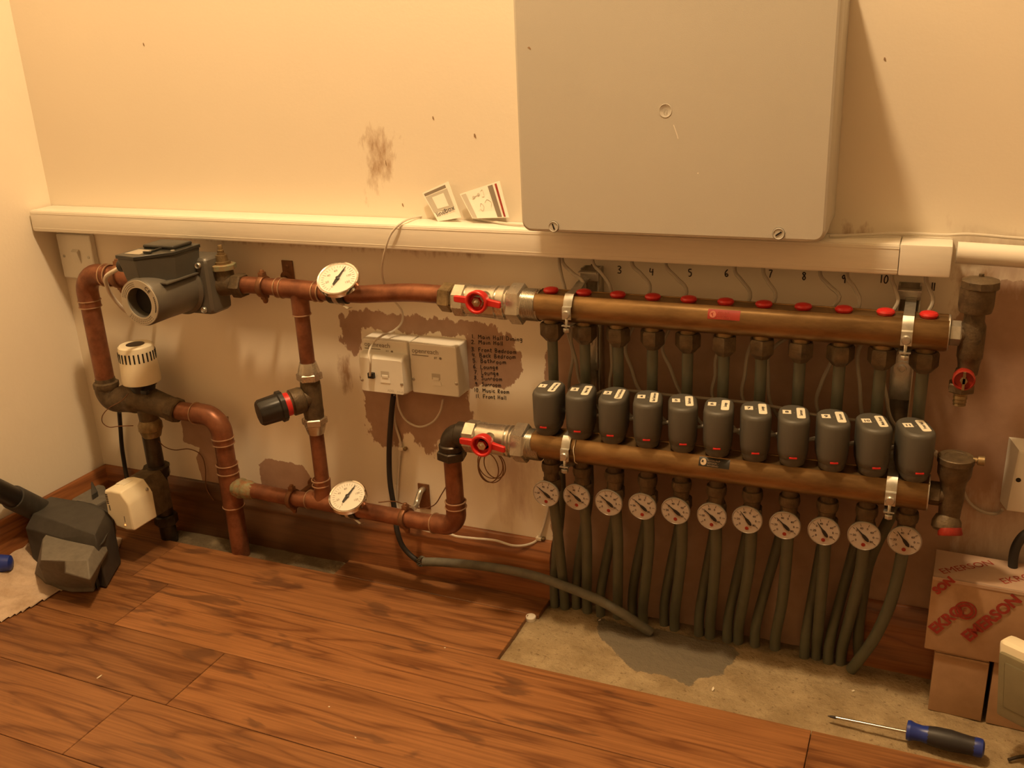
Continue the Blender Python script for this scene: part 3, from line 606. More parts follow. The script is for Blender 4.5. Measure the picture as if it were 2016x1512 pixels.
# ------------------------------------------------------------------ copper pipework, left to right
def ring(mb, c, ax, r, wd=.0022):
    mb = MB(); mb.annulus(V(c)-V(ax).normalized()*wd/2, ax, [(0, r-.0005), (wd*.2, r+.0012), (wd*.8, r+.0012), (wd, r-.0005)], n=24); RINGS.append(mb)
RINGS = []
def rings_to(t):
    for m in RINGS: m.build('solder_ring', M['solder'], t)
    RINGS.clear()
def pipe_on(mb, pts, R, rb=None):
    mb.tube(arc_path(pts, rb) if rb else pts, R, n=24, sm=False)
YP = -.065; XL = .120
zt = at(228, 543, y=YP).z
zb = at(212, 752, y=YP).z
t = thing('copper_pipe', 'thick copper pipe with elbow from pump down the far left to the mixing valve', 'copper pipe', (XL, YP, zb))
R = .0172
mb = MB(); pipe_on(mb, [(.345, YP, zt), (XL, YP, zt), (XL, YP, zb-.004)], R, .036); mb.build('pipe_length', M['copper'], t)
mb = MB(); pipe_on(mb, [(.184, YP, zt), (XL, YP, zt), (XL, YP, zt-.062)], R+.0022, .036); mb.build('elbow', M['copper'], t)
mb = MB(); ring(mb, (.184, YP, zt), (1, 0, 0), R+.0024); ring(mb, (XL, YP, zt-.062), (0, 0, 1), R+.0024); ring(mb, (XL, YP, zt-.05), (0, 0, 1), R+.0028); ring(mb, (.172, YP, zt), (1, 0, 0), R+.0028); rings_to(t)
def pipe_clip(name, label, c, ax, R, post=True, m='copper_dark'):
    "two-part screwed pipe ring with lugs and a stem back to the wall"
    t = thing(name, label, 'pipe clip', c); c = V(c); ax = V(ax).normalized()
    up = V((0, 0, 1)) if abs(ax.z) < .5 else V((1, 0, 0))
    mb = MB(); mb.lathe(c-ax*.005, ax, [(0, R+.0005), (0, R+.0035), (.0015, R+.0045), (.0085, R+.0045), (.01, R+.0035), (.01, R+.0005)], n=28); mb.build('clip_ring', M[m], t)
    for s in (1, -1):
        b = MB(); p = c+up*s*(R+.0025); b.box(p-V((.005, .005, .001)), p+V((.005, .005, .008*s if s > 0 else .001)) if s > 0 else p+V((.005, .005, .001)), bev=.001)
        b.lathe(p+up*s*.001-V((0, .006, 0)), (0, 1, 0), [(0, .001), (0, .0045), (.012, .0045), (.012, .001)], n=14)
        b.lathe(p+up*s*.005, up*s, [(-.004, .004), (.002, .0048), (.006, .0035), (.0075, .0005)], n=14); b.build('clip_screw', M[m], t)
    if post: b = MB(); b.cyl(c+V((0, R, 0)), (c.x, -.001, c.z), .0045, n=12); b.lathe((c.x, -.0005, c.z), (0, -1, 0), [(0, .012), (.003, .011), (.004, .005)], n=20); b.build('wall_stem', M[m], t)
    return t
pipe_clip('pipe_clip', 'copper clip holding the pipe just left of the pump', (.205, YP, zt), (1, 0, 0), R)

# circulation pump
XC = .380; ZP = .529
t = thing('circulation_pump', 'grey round circulation pump with terminal box and silver label ring, left end', 'circulation pump', (XC, YP, ZP))
mb = MB(); mb.lathe((XC, -.098, ZP), (0, -1, 0), [(0, .044), (.006, .046), (.010, .0405), (.060, .0392), (.098, .0392), (.1015, .0375), (.1015, .0245), (.085, .0225), (.085, .0005)], n=48); mb.build('motor_housing', M['pump'], t)
mb = MB(); mb.annulus((XC, -.1994, ZP), (0, -1, 0), [(0, .0248), (0, .0372), (.0022, .0372), (.0022, .0248)], n=48); ring_ = mb.build('label_ring', M['silverlab'], t)
mb = MB(); mb.lathe((XC, -.1835, ZP), (0, -1, 0), [(0, .0224), (.001, .0224), (.0012, .0002)], n=32); mb.build('hollow_centre', M['dark'], t)
mb = MB(); o_ = V((XC, -.2017, ZP))
def polar_text(mb, s, a0, r, size, da):
    for k, ch in enumerate(s):
        if ch == ' ': continue
        a = math.radians(a0-da*k); rd = V((math.cos(a), 0, math.sin(a))); tn = V((math.sin(a), 0, -math.cos(a)))
        text_mesh(mb, ch, size, o_+rd*r-tn*size*.3, tn, rd, depth=.0002, bold=.0002)
polar_text(mb, 'CE', 52, .0285, .0085, 13); mb.build('label_mark', M['ink'], ring_); mb = MB()
for a in list(range(100, 168, 5)): 
    for rr in (.0275, .0305, .0335):
        r1 = math.radians(a); p = o_+V((math.cos(r1)*rr, -.0001, math.sin(r1)*rr)); tn = V((-math.sin(r1), 0, math.cos(r1))); mb.tube([p-tn*.0010, p+tn*.0011], .0003, n=4, sm=False)
for a in range(225, 320, 8):
    for rr in (.028, .031, .034):
        r1 = math.radians(a); p = o_+V((math.cos(r1)*rr, -.0001, math.sin(r1)*rr)); tn = V((-math.sin(r1), 0, math.cos(r1))); mb.tube([p-tn*.0012, p+tn*.0012], .0003, n=4, sm=False)
for a in range(-22, 22, 5):
    r1 = math.radians(a); p = o_+V((math.cos(r1)*.0335, -.0001, math.sin(r1)*.0335)); tn = V((-math.sin(r1), 0, math.cos(r1))); mb.tube([p-tn*.0011, p+tn*.0011], .0009, n=4, sm=False)
mb.build('label_print', M['ink'], ring_)
# flange plate behind motor and volute
mb = MB(); mb.lathe((XC, -.088, ZP), (0, 1, 0), [(0, .047), (.004, .049), (.036, .048), (.046, .036), (.048, .001)], n=36)
mb.tube([(XC-.03, YP, ZP-.002), (XC-.05, YP, ZP)], .0245, n=24, sm=False); mb.tube([(XC+.03, YP, ZP-.002), (XC+.052, YP, ZP)], .0245, n=24, sm=False); mb.build('volute', M['pump'], t)
for x, z in ((-.034, .042), (.042, .040), (-.036, -.034), (.040, -.036)):
    mb = MB(); mb.lathe((XC+x, -.1005, ZP+z), (0, -1, 0), [(0, .0052), (.004, .0052), (.005, .0045), (.0035, .0026), (.0035, .0002)], n=16); mb.build('socket_screw', M['zinc'], t)
# terminal box: sits on the motor, splayed sides, sloping lid
mb = MB()
z0, z1 = ZP+.026, ZP+.074
mb.loft([[V((XC+x, y, z)) for x, y in ((-.032, -.186), (.002, -.192), (.036, -.150), (.036, -.094), (-.032, -.094))] if k == 0 else [V((XC+x, y, z)) for x, y in ((-.040, -.192), (.002, -.198), (.040, -.150), (.040, -.090), (-.040, -.090))] for k, z in ((0, z0), (1, z1-.006))])
tb = mb.build('terminal_box', M['pumpbox'], t, bev=.0015)
mb = MB(); mb.prism([V((XC+x, y, z1-.006)) for x, y in ((-.0415, -.1935), (.002, -.1995), (.0415, -.151), (.0415, -.089), (-.0415, -.089))], (0, 0, .006))
mb.box((XC-.034, -.140, z1), (XC+.030, -.094, z1+.006), bev=.002); lidp = mb.build('box_lid', M['pumplid'], tb, bev=.001)
mb = MB(); mb.box((XC-.033, -.182, z1-.0002), (XC-.002, -.150, z1+.0006), bev=.0002); mb.build('lid_label', M['silverlab'], tb)
mb = MB(); mb.box((XC+.004, -.168, z1), (XC+.007, -.128, z1+.003), bev=.0008); mb.box((XC-.004, -.172, z1), (XC+.012, -.168, z1+.003), bev=.0008); mb.build('lid_rib', M['pumplid'], tb)
for x, y in ((-.034, -.104), (.034, -.146)):
    mb = MB(); screw(mb, (XC+x, y, z1+.0005), .0035, (0, 0, 1)); mb.build('lid_screw', M['zinc'], tb)
GL = V((XC-.040, -.172, z0+.026))
mb = MB(); mb.lathe(GL+V((.002, 0, 0)), (-1, 0, 0), [(0, .0085), (.006, .0085), (.007, .011), (.016, .011), (.019, .0085), (.019, .004)], n=18); mb.build('cable_gland', M['black'], tb)
tag(MB().tube([GL+V((-.015, 0, 0)), GL+V((-.022, .001, -.006)), at(209, 545, y=-.165), at(212, 567, y=-.155), at(222, 585, y=-.14), at(238, 604, y=-.125), at(252, 615, y=-.11), at(268, 622, y=-.09), at(286, 632, y=-.055), at(300, 622, y=-.022), at(306, 560, y=-.006), at(300, 500, y=-.006)], .0036, n=10).build('pump_cable', M['wcable']), 'pale flex curling from the pump terminal box round behind the motor', 'cable')
mb = MB(); mb.box((XC+.026, -.178, ZP+.026), (XC+.041, -.099, ZP+.029), bev=.001); mb.build('cover_ledge', M['pump'], t)
mb = MB(); mb.box((XC-.046, -.100, ZP-.046), (XC+.056, -.046, ZP+.052), bev=.011, seg=3); mb.build('cast_casing', M['pump'], t)

# isolating gate valve right of the pump
GX = .441
t = thing('gate_valve', 'small bronze isolating valve with square spindle just right of the pump', 'gate valve', (GX, YP, ZP))
mb = MB(); mb.lathe((GX-.022, YP, ZP), (1, 0, 0), [(0, .0275), (.006, .0285), (.010, .0285), (.012, .022), (.018, .0195), (.026, .0195), (.034, .0165), (.044, .0165)], n=30)
mb.lathe((GX, YP, ZP), (0, 0, 1), [(0, .018), (.022, .0165), (.028, .0155)], n=24); mb.build('valve_body', M['bronze'], t)
mb = MB(); mb.hexnut((GX+.020, YP, ZP), (GX+.040, YP, ZP), .0215); mb.build('union_nut', M['bronze'], t)
mb = MB(); mb.hexnut((GX, YP, ZP+.026), (GX, YP, ZP+.036), .0225, n=8); mb.build('bonnet', M['verdigris'], t)
mb = MB(); mb.lathe((GX, YP, ZP+.036), (0, 0, 1), [(0, .014), (.004, .014), (.0045, .0105), (.015, .0095), (.0155, .007), (.018, .007)], n=20); mb.build('gland', M['brass'], t)
mb = MB(); mb.lathe((GX, YP, ZP+.053), (0, 0, 1), [(0, .0058), (.006, .0058), (.007, .004), (.014, .0038), (.015, .003)], n=8); mb.build('spindle', M['brass'], t)

# upper flow pipe with tee
pA = [V((GX+.036, YP, ZP)), at(490, 561, y=YP), at(560, 567, y=YP), at(615, 572.5, y=YP), at(700, 579, y=YP), at(740, 578, y=-.067), at(808, 576, y=-.073), at(872, 580, y=-.077)]
TX = at(588, 570, y=YP)
t = thing('copper_pipe', 'upper copper flow pipe with tee, running right to the red-handled valve', 'copper pipe', pA[0])
mb = MB(); mb.tube(pA, .0142, n=24, sub=5); mb.build('pipe_length', M['copper'], t)
zN = at(598, 712, y=YP).z
mb = MB(); mb.tube([TX, (TX.x, YP, zN-.005)], .0125, n=22, sm=False); mb.build('branch_pipe', M['copper'], t)
dx = (at(620, 573, y=YP)-at(540, 565, y=YP)).normalized()
mb = MB(); mb.tube([TX-dx*.040, TX+dx*.044], .0162, n=24, sm=False); mb.tube([TX, TX+V((0, 0, -.042))], .0148, n=24, sm=False); mb.build('tee_fitting', M['copper'], t)
mb = MB()
for q, a, r in ((TX-dx*.040, dx, .0163), (TX-dx*.030, dx, .0165), (TX+dx*.044, dx, .0163), (TX+dx*.034, dx, .0165), (TX+V((0, 0, -.042)), V((0, 0, 1)), .0150)): ring(mb, q, a, r)
rings_to(t)
c = at(519, 564, y=YP); pipe_clip('pipe_clip', 'copper clip on the upper pipe between the bronze valve and the tee', c, dx, .0142)
c = at(567, 533, y=-.002)
t = thing('wall_plate', 'small brown copper back plate on the wall above the upper tee', 'wall plate', c)
MB().box(c+V((-.011, -.001, -.02)), c+V((.011, .0015, .018)), bev=.0006).build('plate', M['copper_dark'], t)
mb = MB(); screw(mb, c+V((0, -.001, .007)), .0035); mb.build('screw', M['copper_dark'], t)

# round dial thermometers strapped to the pipes
def dial_thermometer(label, u, v, y, r, tilt, roll, p_pipe, Rp, pdir, needle):
    c = at(u, v, y=y); view = (CAM-c).normalized()
    a = math.radians(roll); img = -RT*math.sin(a)+UP*math.cos(a); side = RT*math.cos(a)+UP*math.sin(a)
    n = (view*math.cos(math.radians(tilt))+img*math.sin(math.radians(tilt))).normalized()
    xd = (side-n*side.dot(n)).normalized(); yd = n.cross(xd)
    t = thing('dial_thermometer', label, 'thermometer', p_pipe, 'dial thermometers')
    mb = MB(); mb.lathe(c-n*.009, n, [(0, .001), (0, r*.93), (.0015, r*.97), (.002, r), (.0085, r), (.0105, r*.985), (.0112, r*.95), (.0105, r*.90), (.008, r*.885)], n=48); mb.build('bezel', M['chrome'], t)
    mb = MB(); mb.lathe(c-n*.0015, n, [(0, r*.9), (.0006, r*.9), (.0007, .0002)], n=40); fc = mb.build('dial_face', M['face'], t)
    mb = MB()
    for k in range(0, 27):
        an = math.radians(225-270*k/26); d = xd*math.cos(an)+yd*math.sin(an); L = .12 if k % 4 else .17
        mb.tube([c+d*r*.8-n*.0006, c+d*r*(.8-L)-n*.0006], .00022, n=4, sm=False)
    for k, s in enumerate(('0', '20', '40', '60', '80', '100', '120')):
        an = math.radians(225-270*k/6); d = xd*math.cos(an)+yd*math.sin(an); text_mesh(mb, s, r*.17, c+d*r*.52-n*.0006-yd*r*.06, xd, yd, depth=.0001, align='CENTER')
    mb.build('dial_marks', M['greyink'], fc)
    an = math.radians(needle); d = xd*math.cos(an)+yd*math.sin(an); s = n.cross(d); q = c+n*.0008
    mb = MB(); mb.prism([q+d*r*.72+s*.0003, q+d*r*.72-s*.0003, q+d*r*.12-s*.0016, q-d*r*.12-s*.0024, q-d*r*.42-s*.0012, q-d*r*.42+s*.0012, q-d*r*.12+s*.0024, q+d*r*.12+s*.0016], n*.0008)
    mb.lathe(q, n, [(0, .0032), (.0016, .0032), (.002, .001)], n=14); mb.build('needle', M['black'], t)
    p = V(p_pipe); pd = V(pdir).normalized()
    mb = MB(); mb.lathe(p-pd*.016, pd, [(0, Rp+.0003), (0, Rp+.0028), (.032, Rp+.0028), (.032, Rp+.0003)], n=24); mb.build('insulating_tape', M['black'], t)
    mb = MB(); b = c-n*.009; m_ = (b+p)/2; mb.cyl(b+n*.001, p+(b-p).normalized()*Rp*.9, .008, n=14)
    mb.lathe(p-pd*.004, pd, [(0, Rp+.0028), (0, Rp+.0042), (.008, Rp+.0042), (.008, Rp+.0028)], n=24); e = p+V((.010, -Rp*.4, -Rp-.004)); mb.strip([p+V((.0, -Rp-.004, -.002)), e, e+V((.010, -.003, -.004)), e+V((.016, -.004, -.001))], .006, .0006, (1, 0, .2)); mb.build('strap', M['zinc'], t)
    return t
dial_thermometer('chrome dial thermometer strapped to the upper copper pipe near the tee', 665, 548, -.105, .0335, 40, 22, at(668, 577, y=YP), .0142, (at(740, 578, y=-.067)-at(620, 573, y=YP)), 47)

# bypass valve between the two copper runs
c1 = at(600, 725, y=YP); zt_ = zN; zb_ = at(618, 852, y=YP).z; BX = TX.x
t = thing('bypass_valve', 'bronze pressure bypass valve with slanted black knob and red band, two bright nuts', 'bypass valve', (BX, YP, zb_))
def bnut(name, z0, z1, up):
    mb = MB(); h = (z1-z0)
    if up: mb.hexnut((BX, YP, z0), (BX, YP, z0+h*.42), .0218); mb.lathe((BX, YP, z0+h*.40), (0, 0, 1), [(0, .0185), (h*.1, .0185), (h*.6, .0140), (h*.6, .0126)], n=24)
    else: mb.hexnut((BX, YP, z1-h*.42), (BX, YP, z1), .0218); mb.lathe((BX, YP, z1-h*.40), (0, 0, -1), [(0, .0185), (h*.1, .0185), (h*.6, .0140), (h*.6, .0126)], n=24)
    mb.build(name, M['nickel'], t)
za = at(602, 747, y=YP).z; zc = at(612, 820, y=YP).z
bnut('compression_nut', za, zN, True); bnut('compression_nut', zb_, zc, False)
mb = MB(); mb.lathe((BX, YP, zc-.002), (0, 0, 1), [(0, .0165), (.012, .0175), (.02, .0170), (za-zc-.012, .0175), (za-zc+.004, .0165)], n=28)
bc = V((BX, YP, (za+zc)/2+.004)); kd = (at(541, 804, y=-.118)-bc).normalized()
mb.lathe(bc, kd, [(0, .0165), (.014, .0165), (.016, .0215), (.020, .0228), (.036, .0228), (.038, .0195), (.042, .0180)], n=28); mb.build('valve_body', M['bronze'], t)
mb = MB(); mb.lathe(bc+kd*.044, kd, [(-.004, .0190), (-.0035, .0203), (.006, .0203), (.0065, .0190)], n=28); mb.build('red_band', M['red'], t)
mb = MB(); a_, b_, _ = frame_of(kd); rings = []
for h, r in ((.0505, .014), (.0505, .0258), (.058, .0262), (.060, .0228), (.090, .0218), (.094, .0190), (.0945, .001)):
    rings.append([bc+kd*h+(a_*math.cos(k*math.pi/20)+b_*math.sin(k*math.pi/20))*(r*(1+(.035 if (k % 4 < 2 and r > .016) else 0))) for k in range(40)])
mb.loft(rings); mb.build('adjusting_knob', M['black'], t)

# pipe below bypass valve, lower return run and the riser to the lower valve
pl = [at(476, 961, y=-.062), at(506, 967, y=-.062), at(559, 978, y=-.064), at(601, 984, y=-.066), at(625, 988, y=-.067), at(700, 1002, y=-.076), at(743, 1010, y=-.081), at(834, 1027, y=-.093)]
RX = at(893, 940, y=-.105).x
cor = at(893, 1034, y=-.102); cor.x = RX; cor.y = -.104
ztop = at(889, 893, y=-.105).z
t = thing('copper_pipe', 'lower copper return pipe with tee under the bypass valve and riser at its right end', 'copper pipe', pl[0])
mb = MB(); mb.tube(pl[:-1]+[(pl[-1])], .0142, n=24, sub=4); mb.tube(arc_path([pl[-1], cor, (RX, -.105, ztop)], .030), .0142, n=24, sm=False); mb.build('pipe_length', M['copper'], t)
dl = (cor-pl[-1]).normalized(); q0 = cor-dl*.046; 
mb = MB(); mb.tube(arc_path([q0, cor, (RX, -.105, cor.z+.046)], .030), .0163, n=24, sm=False); mb.build('elbow', M['copper'], t)
mb = MB(); ring(mb, q0, dl, .0165); ring(mb, cor+V((0, 0, .046)), (0, 0, 1), .0165); ring(mb, cor+V((0, 0, .036)), (0, 0, 1), .0168)
tl = at(625, 986, y=-.067); tl.x = BX-.002; dd = (pl[5]-pl[3]).normalized()
ring(mb, tl-dd*.030, dd, .0163); ring(mb, tl+V((0, 0, .034)), (0, 0, 1), .0150); ring(mb, tl+V((0, 0, .044)), (0, 0, 1), .0150); rings_to(t)
mb = MB(); mb.tube([tl-dd*.030, tl+dd*.032], .0161, n=24, sm=False); mb.tube([tl, (BX, YP, tl.z+.044)], .0148, n=24, sm=False); mb.build('tee_fitting', M['copper'], t)
mb = MB(); mb.tube([(BX, YP, tl.z+.03), (BX, YP, zb_+.006)], .0125, n=22, sm=False); mb.build('branch_pipe', M['copper'], t)
c = at(577, 982, y=-.065); pipe_clip('pipe_clip', 'copper clip on the lower pipe left of the lower tee', c, dd, .0142)
c = at(800, 1020, y=-.088); pipe_clip('pipe_clip', 'copper clip on the lower pipe right of the lower thermometer', c, dl, .0142, post=False)
dial_thermometer('chrome dial thermometer strapped to the lower copper pipe', 684, 977, -.118, .0325, 38, 24, at(693, 1001, y=-.075), .0142, pl[6]-pl[5], 42)
c = at(835, 975, y=-.002)
t = thing('pipe_bracket', 'plaster-caked wall bracket with a stem behind the lower pipe, left of the riser', 'pipe bracket', c)
MB().box(c+V((-.011, -.001, -.026)), c+V((.011, .0015, .022)), bev=.0006).build('back_plate', M['copper_dark'], t)
mb = MB(); mb.tube([c+V((0, 0, .012)), c+V((0, -.012, .012)), c+V((0, -.03, -.004)), at(812, 1002, y=-.07)], .0052, n=12); mb.build('stem', M['zinc'], t)

# union below the left pipe, mixing valve and its thermostatic head
MX = V((.207, -.060, .293))
t = thing('mixing_valve', 'cast bronze three-way mixing valve with ribbed white thermostatic head', 'mixing valve', MX)
mR = at(345, 807, y=-.062); mL = V((XL, YP, zb))
mb = MB(); lp = [mL+V((0, 0, -.002)), mL+V((0, 0, -.022)), mL+V((.014, .002, -.036)), MX+V((-.03, 0, .0)), MX, mR]
mb.tube(lp, lambda s: .0215+.0090*math.exp(-((s-.66)/.18)**2), n=26, sub=7)
mb.lathe(MX+V((0, 0, -.045)), (0, 0, 1), [(0, .0175), (.02, .0185), (.05, .0215), (.066, .0205), (.068, .012)], n=26); mb.build('valve_body', M['bronze'], t)
dR = (mR-MX).normalized()
mb = MB(); mb.lathe(mL+V((0, 0, -.014)), (0, 0, 1), [(0, .0215), (.004, .0235), (.013, .0235), (.014, .0215), (.015, .0185), (.022, .0180)], n=10); mb.build('union_nut', M['bronze'], t)
mb = MB(); mb.hexnut(mR-dR*.012, mR+dR*.010, .0235, n=8); mb.build('union_nut', M['bronze'], t)
mb = MB(); mb.lathe(MX+V((0, 0, -.075)), (0, 0, 1), [(0, .0175), (.012, .0210), (.014, .0225), (.026, .0225), (.030, .020), (.034, .0185)], n=10); mb.build('union_nut', M['brass'], t)
hb = MX+V((0, 0, .018)); zt0 = .0
mb = MB(); mb.lathe(hb, (0, 0, 1), [(0, .021), (.006, .0225), (.010, .0225), (.011, .026), (.020, .0285), (.0205, .02)], n=24); mb.box(hb+V((.018, -.026, .003)), hb+V((.032, -.018, .010)), bev=.001); mb.build('collar', M['black'], t)
mb = MB(); H0 = at(266, 757, y=-.06-.034).z; H1 = H0+.073
hp = V((MX.x, MX.y, hb.z+.018)); HH = .072
rr = []
for h, r in ((0, .0300), (0, .0345), (.004, .0352), (HH*.55, .0333), (HH*.60, .0330), (HH*.84, .0322), (HH*.9, .0320), (HH*.965, .0312), (HH, .0285), (HH, .002)): rr.append((h, r))
mb.lathe(hp, (0, 0, 1), rr, n=64); hd = mb.build('thermostatic_head', M['cream'], t)
mb = MB()
for k in range(26):
    a = 2*math.pi*k/26; d = V((math.cos(a), math.sin(a), 0)); s = V((-d.y, d.x, 0)); p = hp+d*.0316
    mb.prism([p+s*.0013+V((0, 0, HH*.60)), p-s*.0013+V((0, 0, HH*.60)), p-s*.0013+V((0, 0, HH*.84)), p+s*.0013+V((0, 0, HH*.84))], d*.0018)
mb.build('vent_slot', M['dark'], hd)
mb = MB(); mb.lathe(hp+V((0, 0, HH-.0002)), (0, 0, 1), [(0, .0165), (.0006, .0165), (.0008, .0003)], n=28); mb.build('top_badge', M['iron'], hd)
tag(MB().tube([at(253, 775, y=-.095), at(238, 790, y=-.098), at(215, 803, y=-.09), at(202, 818, y=-.085), at(202, 832, y=-.08), at(215, 841, y=-.08), at(235, 839, y=-.085), at(262, 838, y=-.083)], .0009, n=6).build('capillary_wire', M['copper_dark']), 'thin dark capillary looping left of the mixing valve', 'wire')
tag(MB().tube([at(312, 868, y=-.06), at(325, 880, y=-.05), at(345, 886, y=-.03), at(372, 884, y=-.012), at(395, 895, y=-.006), at(404, 920, y=-.006), at(406, 960, y=-.012), at(420, 985, y=-.0215)], .0009, n=6).build('capillary_wire', M['copper_dark']), 'thin dark capillary running right from the mixing valve outlet down the wall', 'wire')
tag(MB().tube([at(235, 812, y=-.030), at(237, 840, y=-.015), at(240, 880, y=-.012), at(246, 920, y=-.014), at(252, 955, y=-.026), at(256, 990, y=-.03), at(258, 1015, y=-.035)], .0042, n=10).build('black_flex', M['rubber']), 'black flex on the wall behind the mixing valve', 'cable')

# pipe right of mixing valve, elbow, drop through the floor
DX, DY = .3755, -.0575
zE = mR.z-.004
t = thing('copper_pipe', 'thick copper pipe with elbow from the mixing valve down through the floor', 'copper pipe', (DX, DY, 0))
mb = MB(); pipe_on(mb, [mR, (DX, DY, zE), (DX, DY, -.011)], R, .034); mb.build('pipe_length', M['copper'], t)
mb = MB(); q0 = V((DX, DY, zE))+(mR-V((DX, DY, zE))).normalized()*.052; pipe_on(mb, [q0, (DX, DY, zE), (DX, DY, zE-.052)], R+.0022, .034); mb.build('elbow', M['copper'], t)
zt2 = at(458, 958, y=DY).z
mb = MB(); mb.tube([(DX, DY, zt2-.040), (DX, DY, zt2+.046)], R+.0022, n=24, sm=False); mb.build('tee_fitting', M['copper'], t)
mb = MB(); ring(mb, q0, (1, 0, 0), R+.0024); ring(mb, (DX, DY, zE-.052), (0, 0, 1), R+.0024); ring(mb, (DX, DY, zE-.040), (0, 0, 1), R+.0028); ring(mb, (DX, DY, zt2+.046), (0, 0, 1), R+.0024); ring(mb, (DX, DY, zt2+.030), (0, 0, 1), R+.0028); ring(mb, (DX, DY, zt2-.04), (0, 0, 1), R+.0024); rings_to(t)
mb = MB(); s0 = V((DX+.014, DY-.002, zt2+.001)); s1 = at(502, 967, y=-.062); ds = (s1-s0).normalized()
mb.lathe(s0, ds, [(0, .0170), (.008, .0180), (.010, .0195), (.018, .0190), (.020, .0165), (.026, .0180), (.034, .0175), (.036, .0160), (.046, .0150)], n=12); mb.build('corroded_coupling', M['verdigris'], t)

# drop pipe and motorised zone valve under the mixing valve
ZX, ZY = MX.x-.004, -.060
t = thing('iron_pipe', 'dull brown drop pipe with unions below the mixing valve, entering the floor slot', 'pipe', (ZX, ZY, 0))
mb = MB(); mb.tube([(ZX, ZY, MX.z-.070), (ZX, ZY, -.011)], .0160, n=24, sm=False); mb.build('pipe_length', M['iron'], t)
zu = at(305, 925, y=ZY).z
mb = MB(); mb.lathe((ZX, ZY, zu-.014), (0, 0, 1), [(0, .020), (.004, .0235), (.016, .0235), (.019, .025), (.024, .025), (.025, .018)], n=10); mb.build('union_nut', M['iron'], t)
mb = MB(); mb.hexnut((ZX, ZY, .030), (ZX, ZY, .052), .0225, n=8); mb.build('union_nut', M['iron'], t)
t = thing('valve_actuator', 'cream motorised valve head with glowing orange light, low beside the dusty nozzle', 'valve actuator', (.21, -.13, .07))
x0, x1, z0, z1 = .179, .2385, .076, .156; yf, ym, yb = -.174, -.114, -.072
mb = MB(); prof = [(x0+.003, z1-.004), (x0+.020, z1), (x1-.016, z1-.001), (x1-.004, z1-.018), (x1, z1-.026), (x1, z0+.002), (x1-.018, z0), (x0+.016, z0+.004), (x0+.012, z0+.016), (x0, z0+.028)]
cx_, cz_ = (x0+x1)/2, (z0+z1)/2
mb.loft([[V((x, ym, z)) for x, z in prof], [V((x, yf+.004, z)) for x, z in prof], [V((cx_+(x-cx_)*.93, yf, cz_+(z-cz_)*.94)) for x, z in prof]])
cv = mb.build('cover', M['cream'], t, bev=.0022)
mb = MB(); screw(mb, (x1-.002, ym-.010, z1-.016), .0032, (1, -.2, .3)); mb.build('cover_screw', M['zinc'], cv)
mb = MB()
for k in range(6): mb.box((x0+.0055, yf-.0004, z1-.012-k*.0035), (x0+.0105, yf+.0002, z1-.0100-k*.0035))
for k in range(5): mb.box((x0+.0090, yf-.0004, z1-.034-k*.0022), (x0+.0115, yf+.0002, z1-.0326-k*.0022))
mb.box((x1-.018, yf-.0004, z0+.018), (x1-.0172, yf+.0002, z0+.030)); mb.build('printed_text', M['ink'], cv)
mb = MB(); mb.lathe((x1-.019, yf+.0002, z0+.012), (0, -1, 0), [(0, .0018), (.0008, .0015), (.0012, .0003)], n=12); mb.build('indicator_light', M['orange'], cv)
mb = MB(); mb.box((x0+.010, -.150, z1-.0006), (x0+.030, -.128, z1+.0004)); mb.build('top_label', M['label'], cv)
mb = MB(); mb.loft([[V((cx_+(x-cx_)*.98, ym, cz_+(z-cz_)*.98)) for x, z in prof], [V((cx_+(x-cx_)*1.0, yb, cz_+(z-cz_)*1.0)) for x, z in prof]]); mb.build('base_housing', M['bronze'], t, bev=.001)
mb = MB(); mb.box((cx_-.018, yb-.001, cz_-.018), (cx_+.014, -.060, cz_+.018), bev=.003); mb.build('valve_neck', M['bronze'], t)

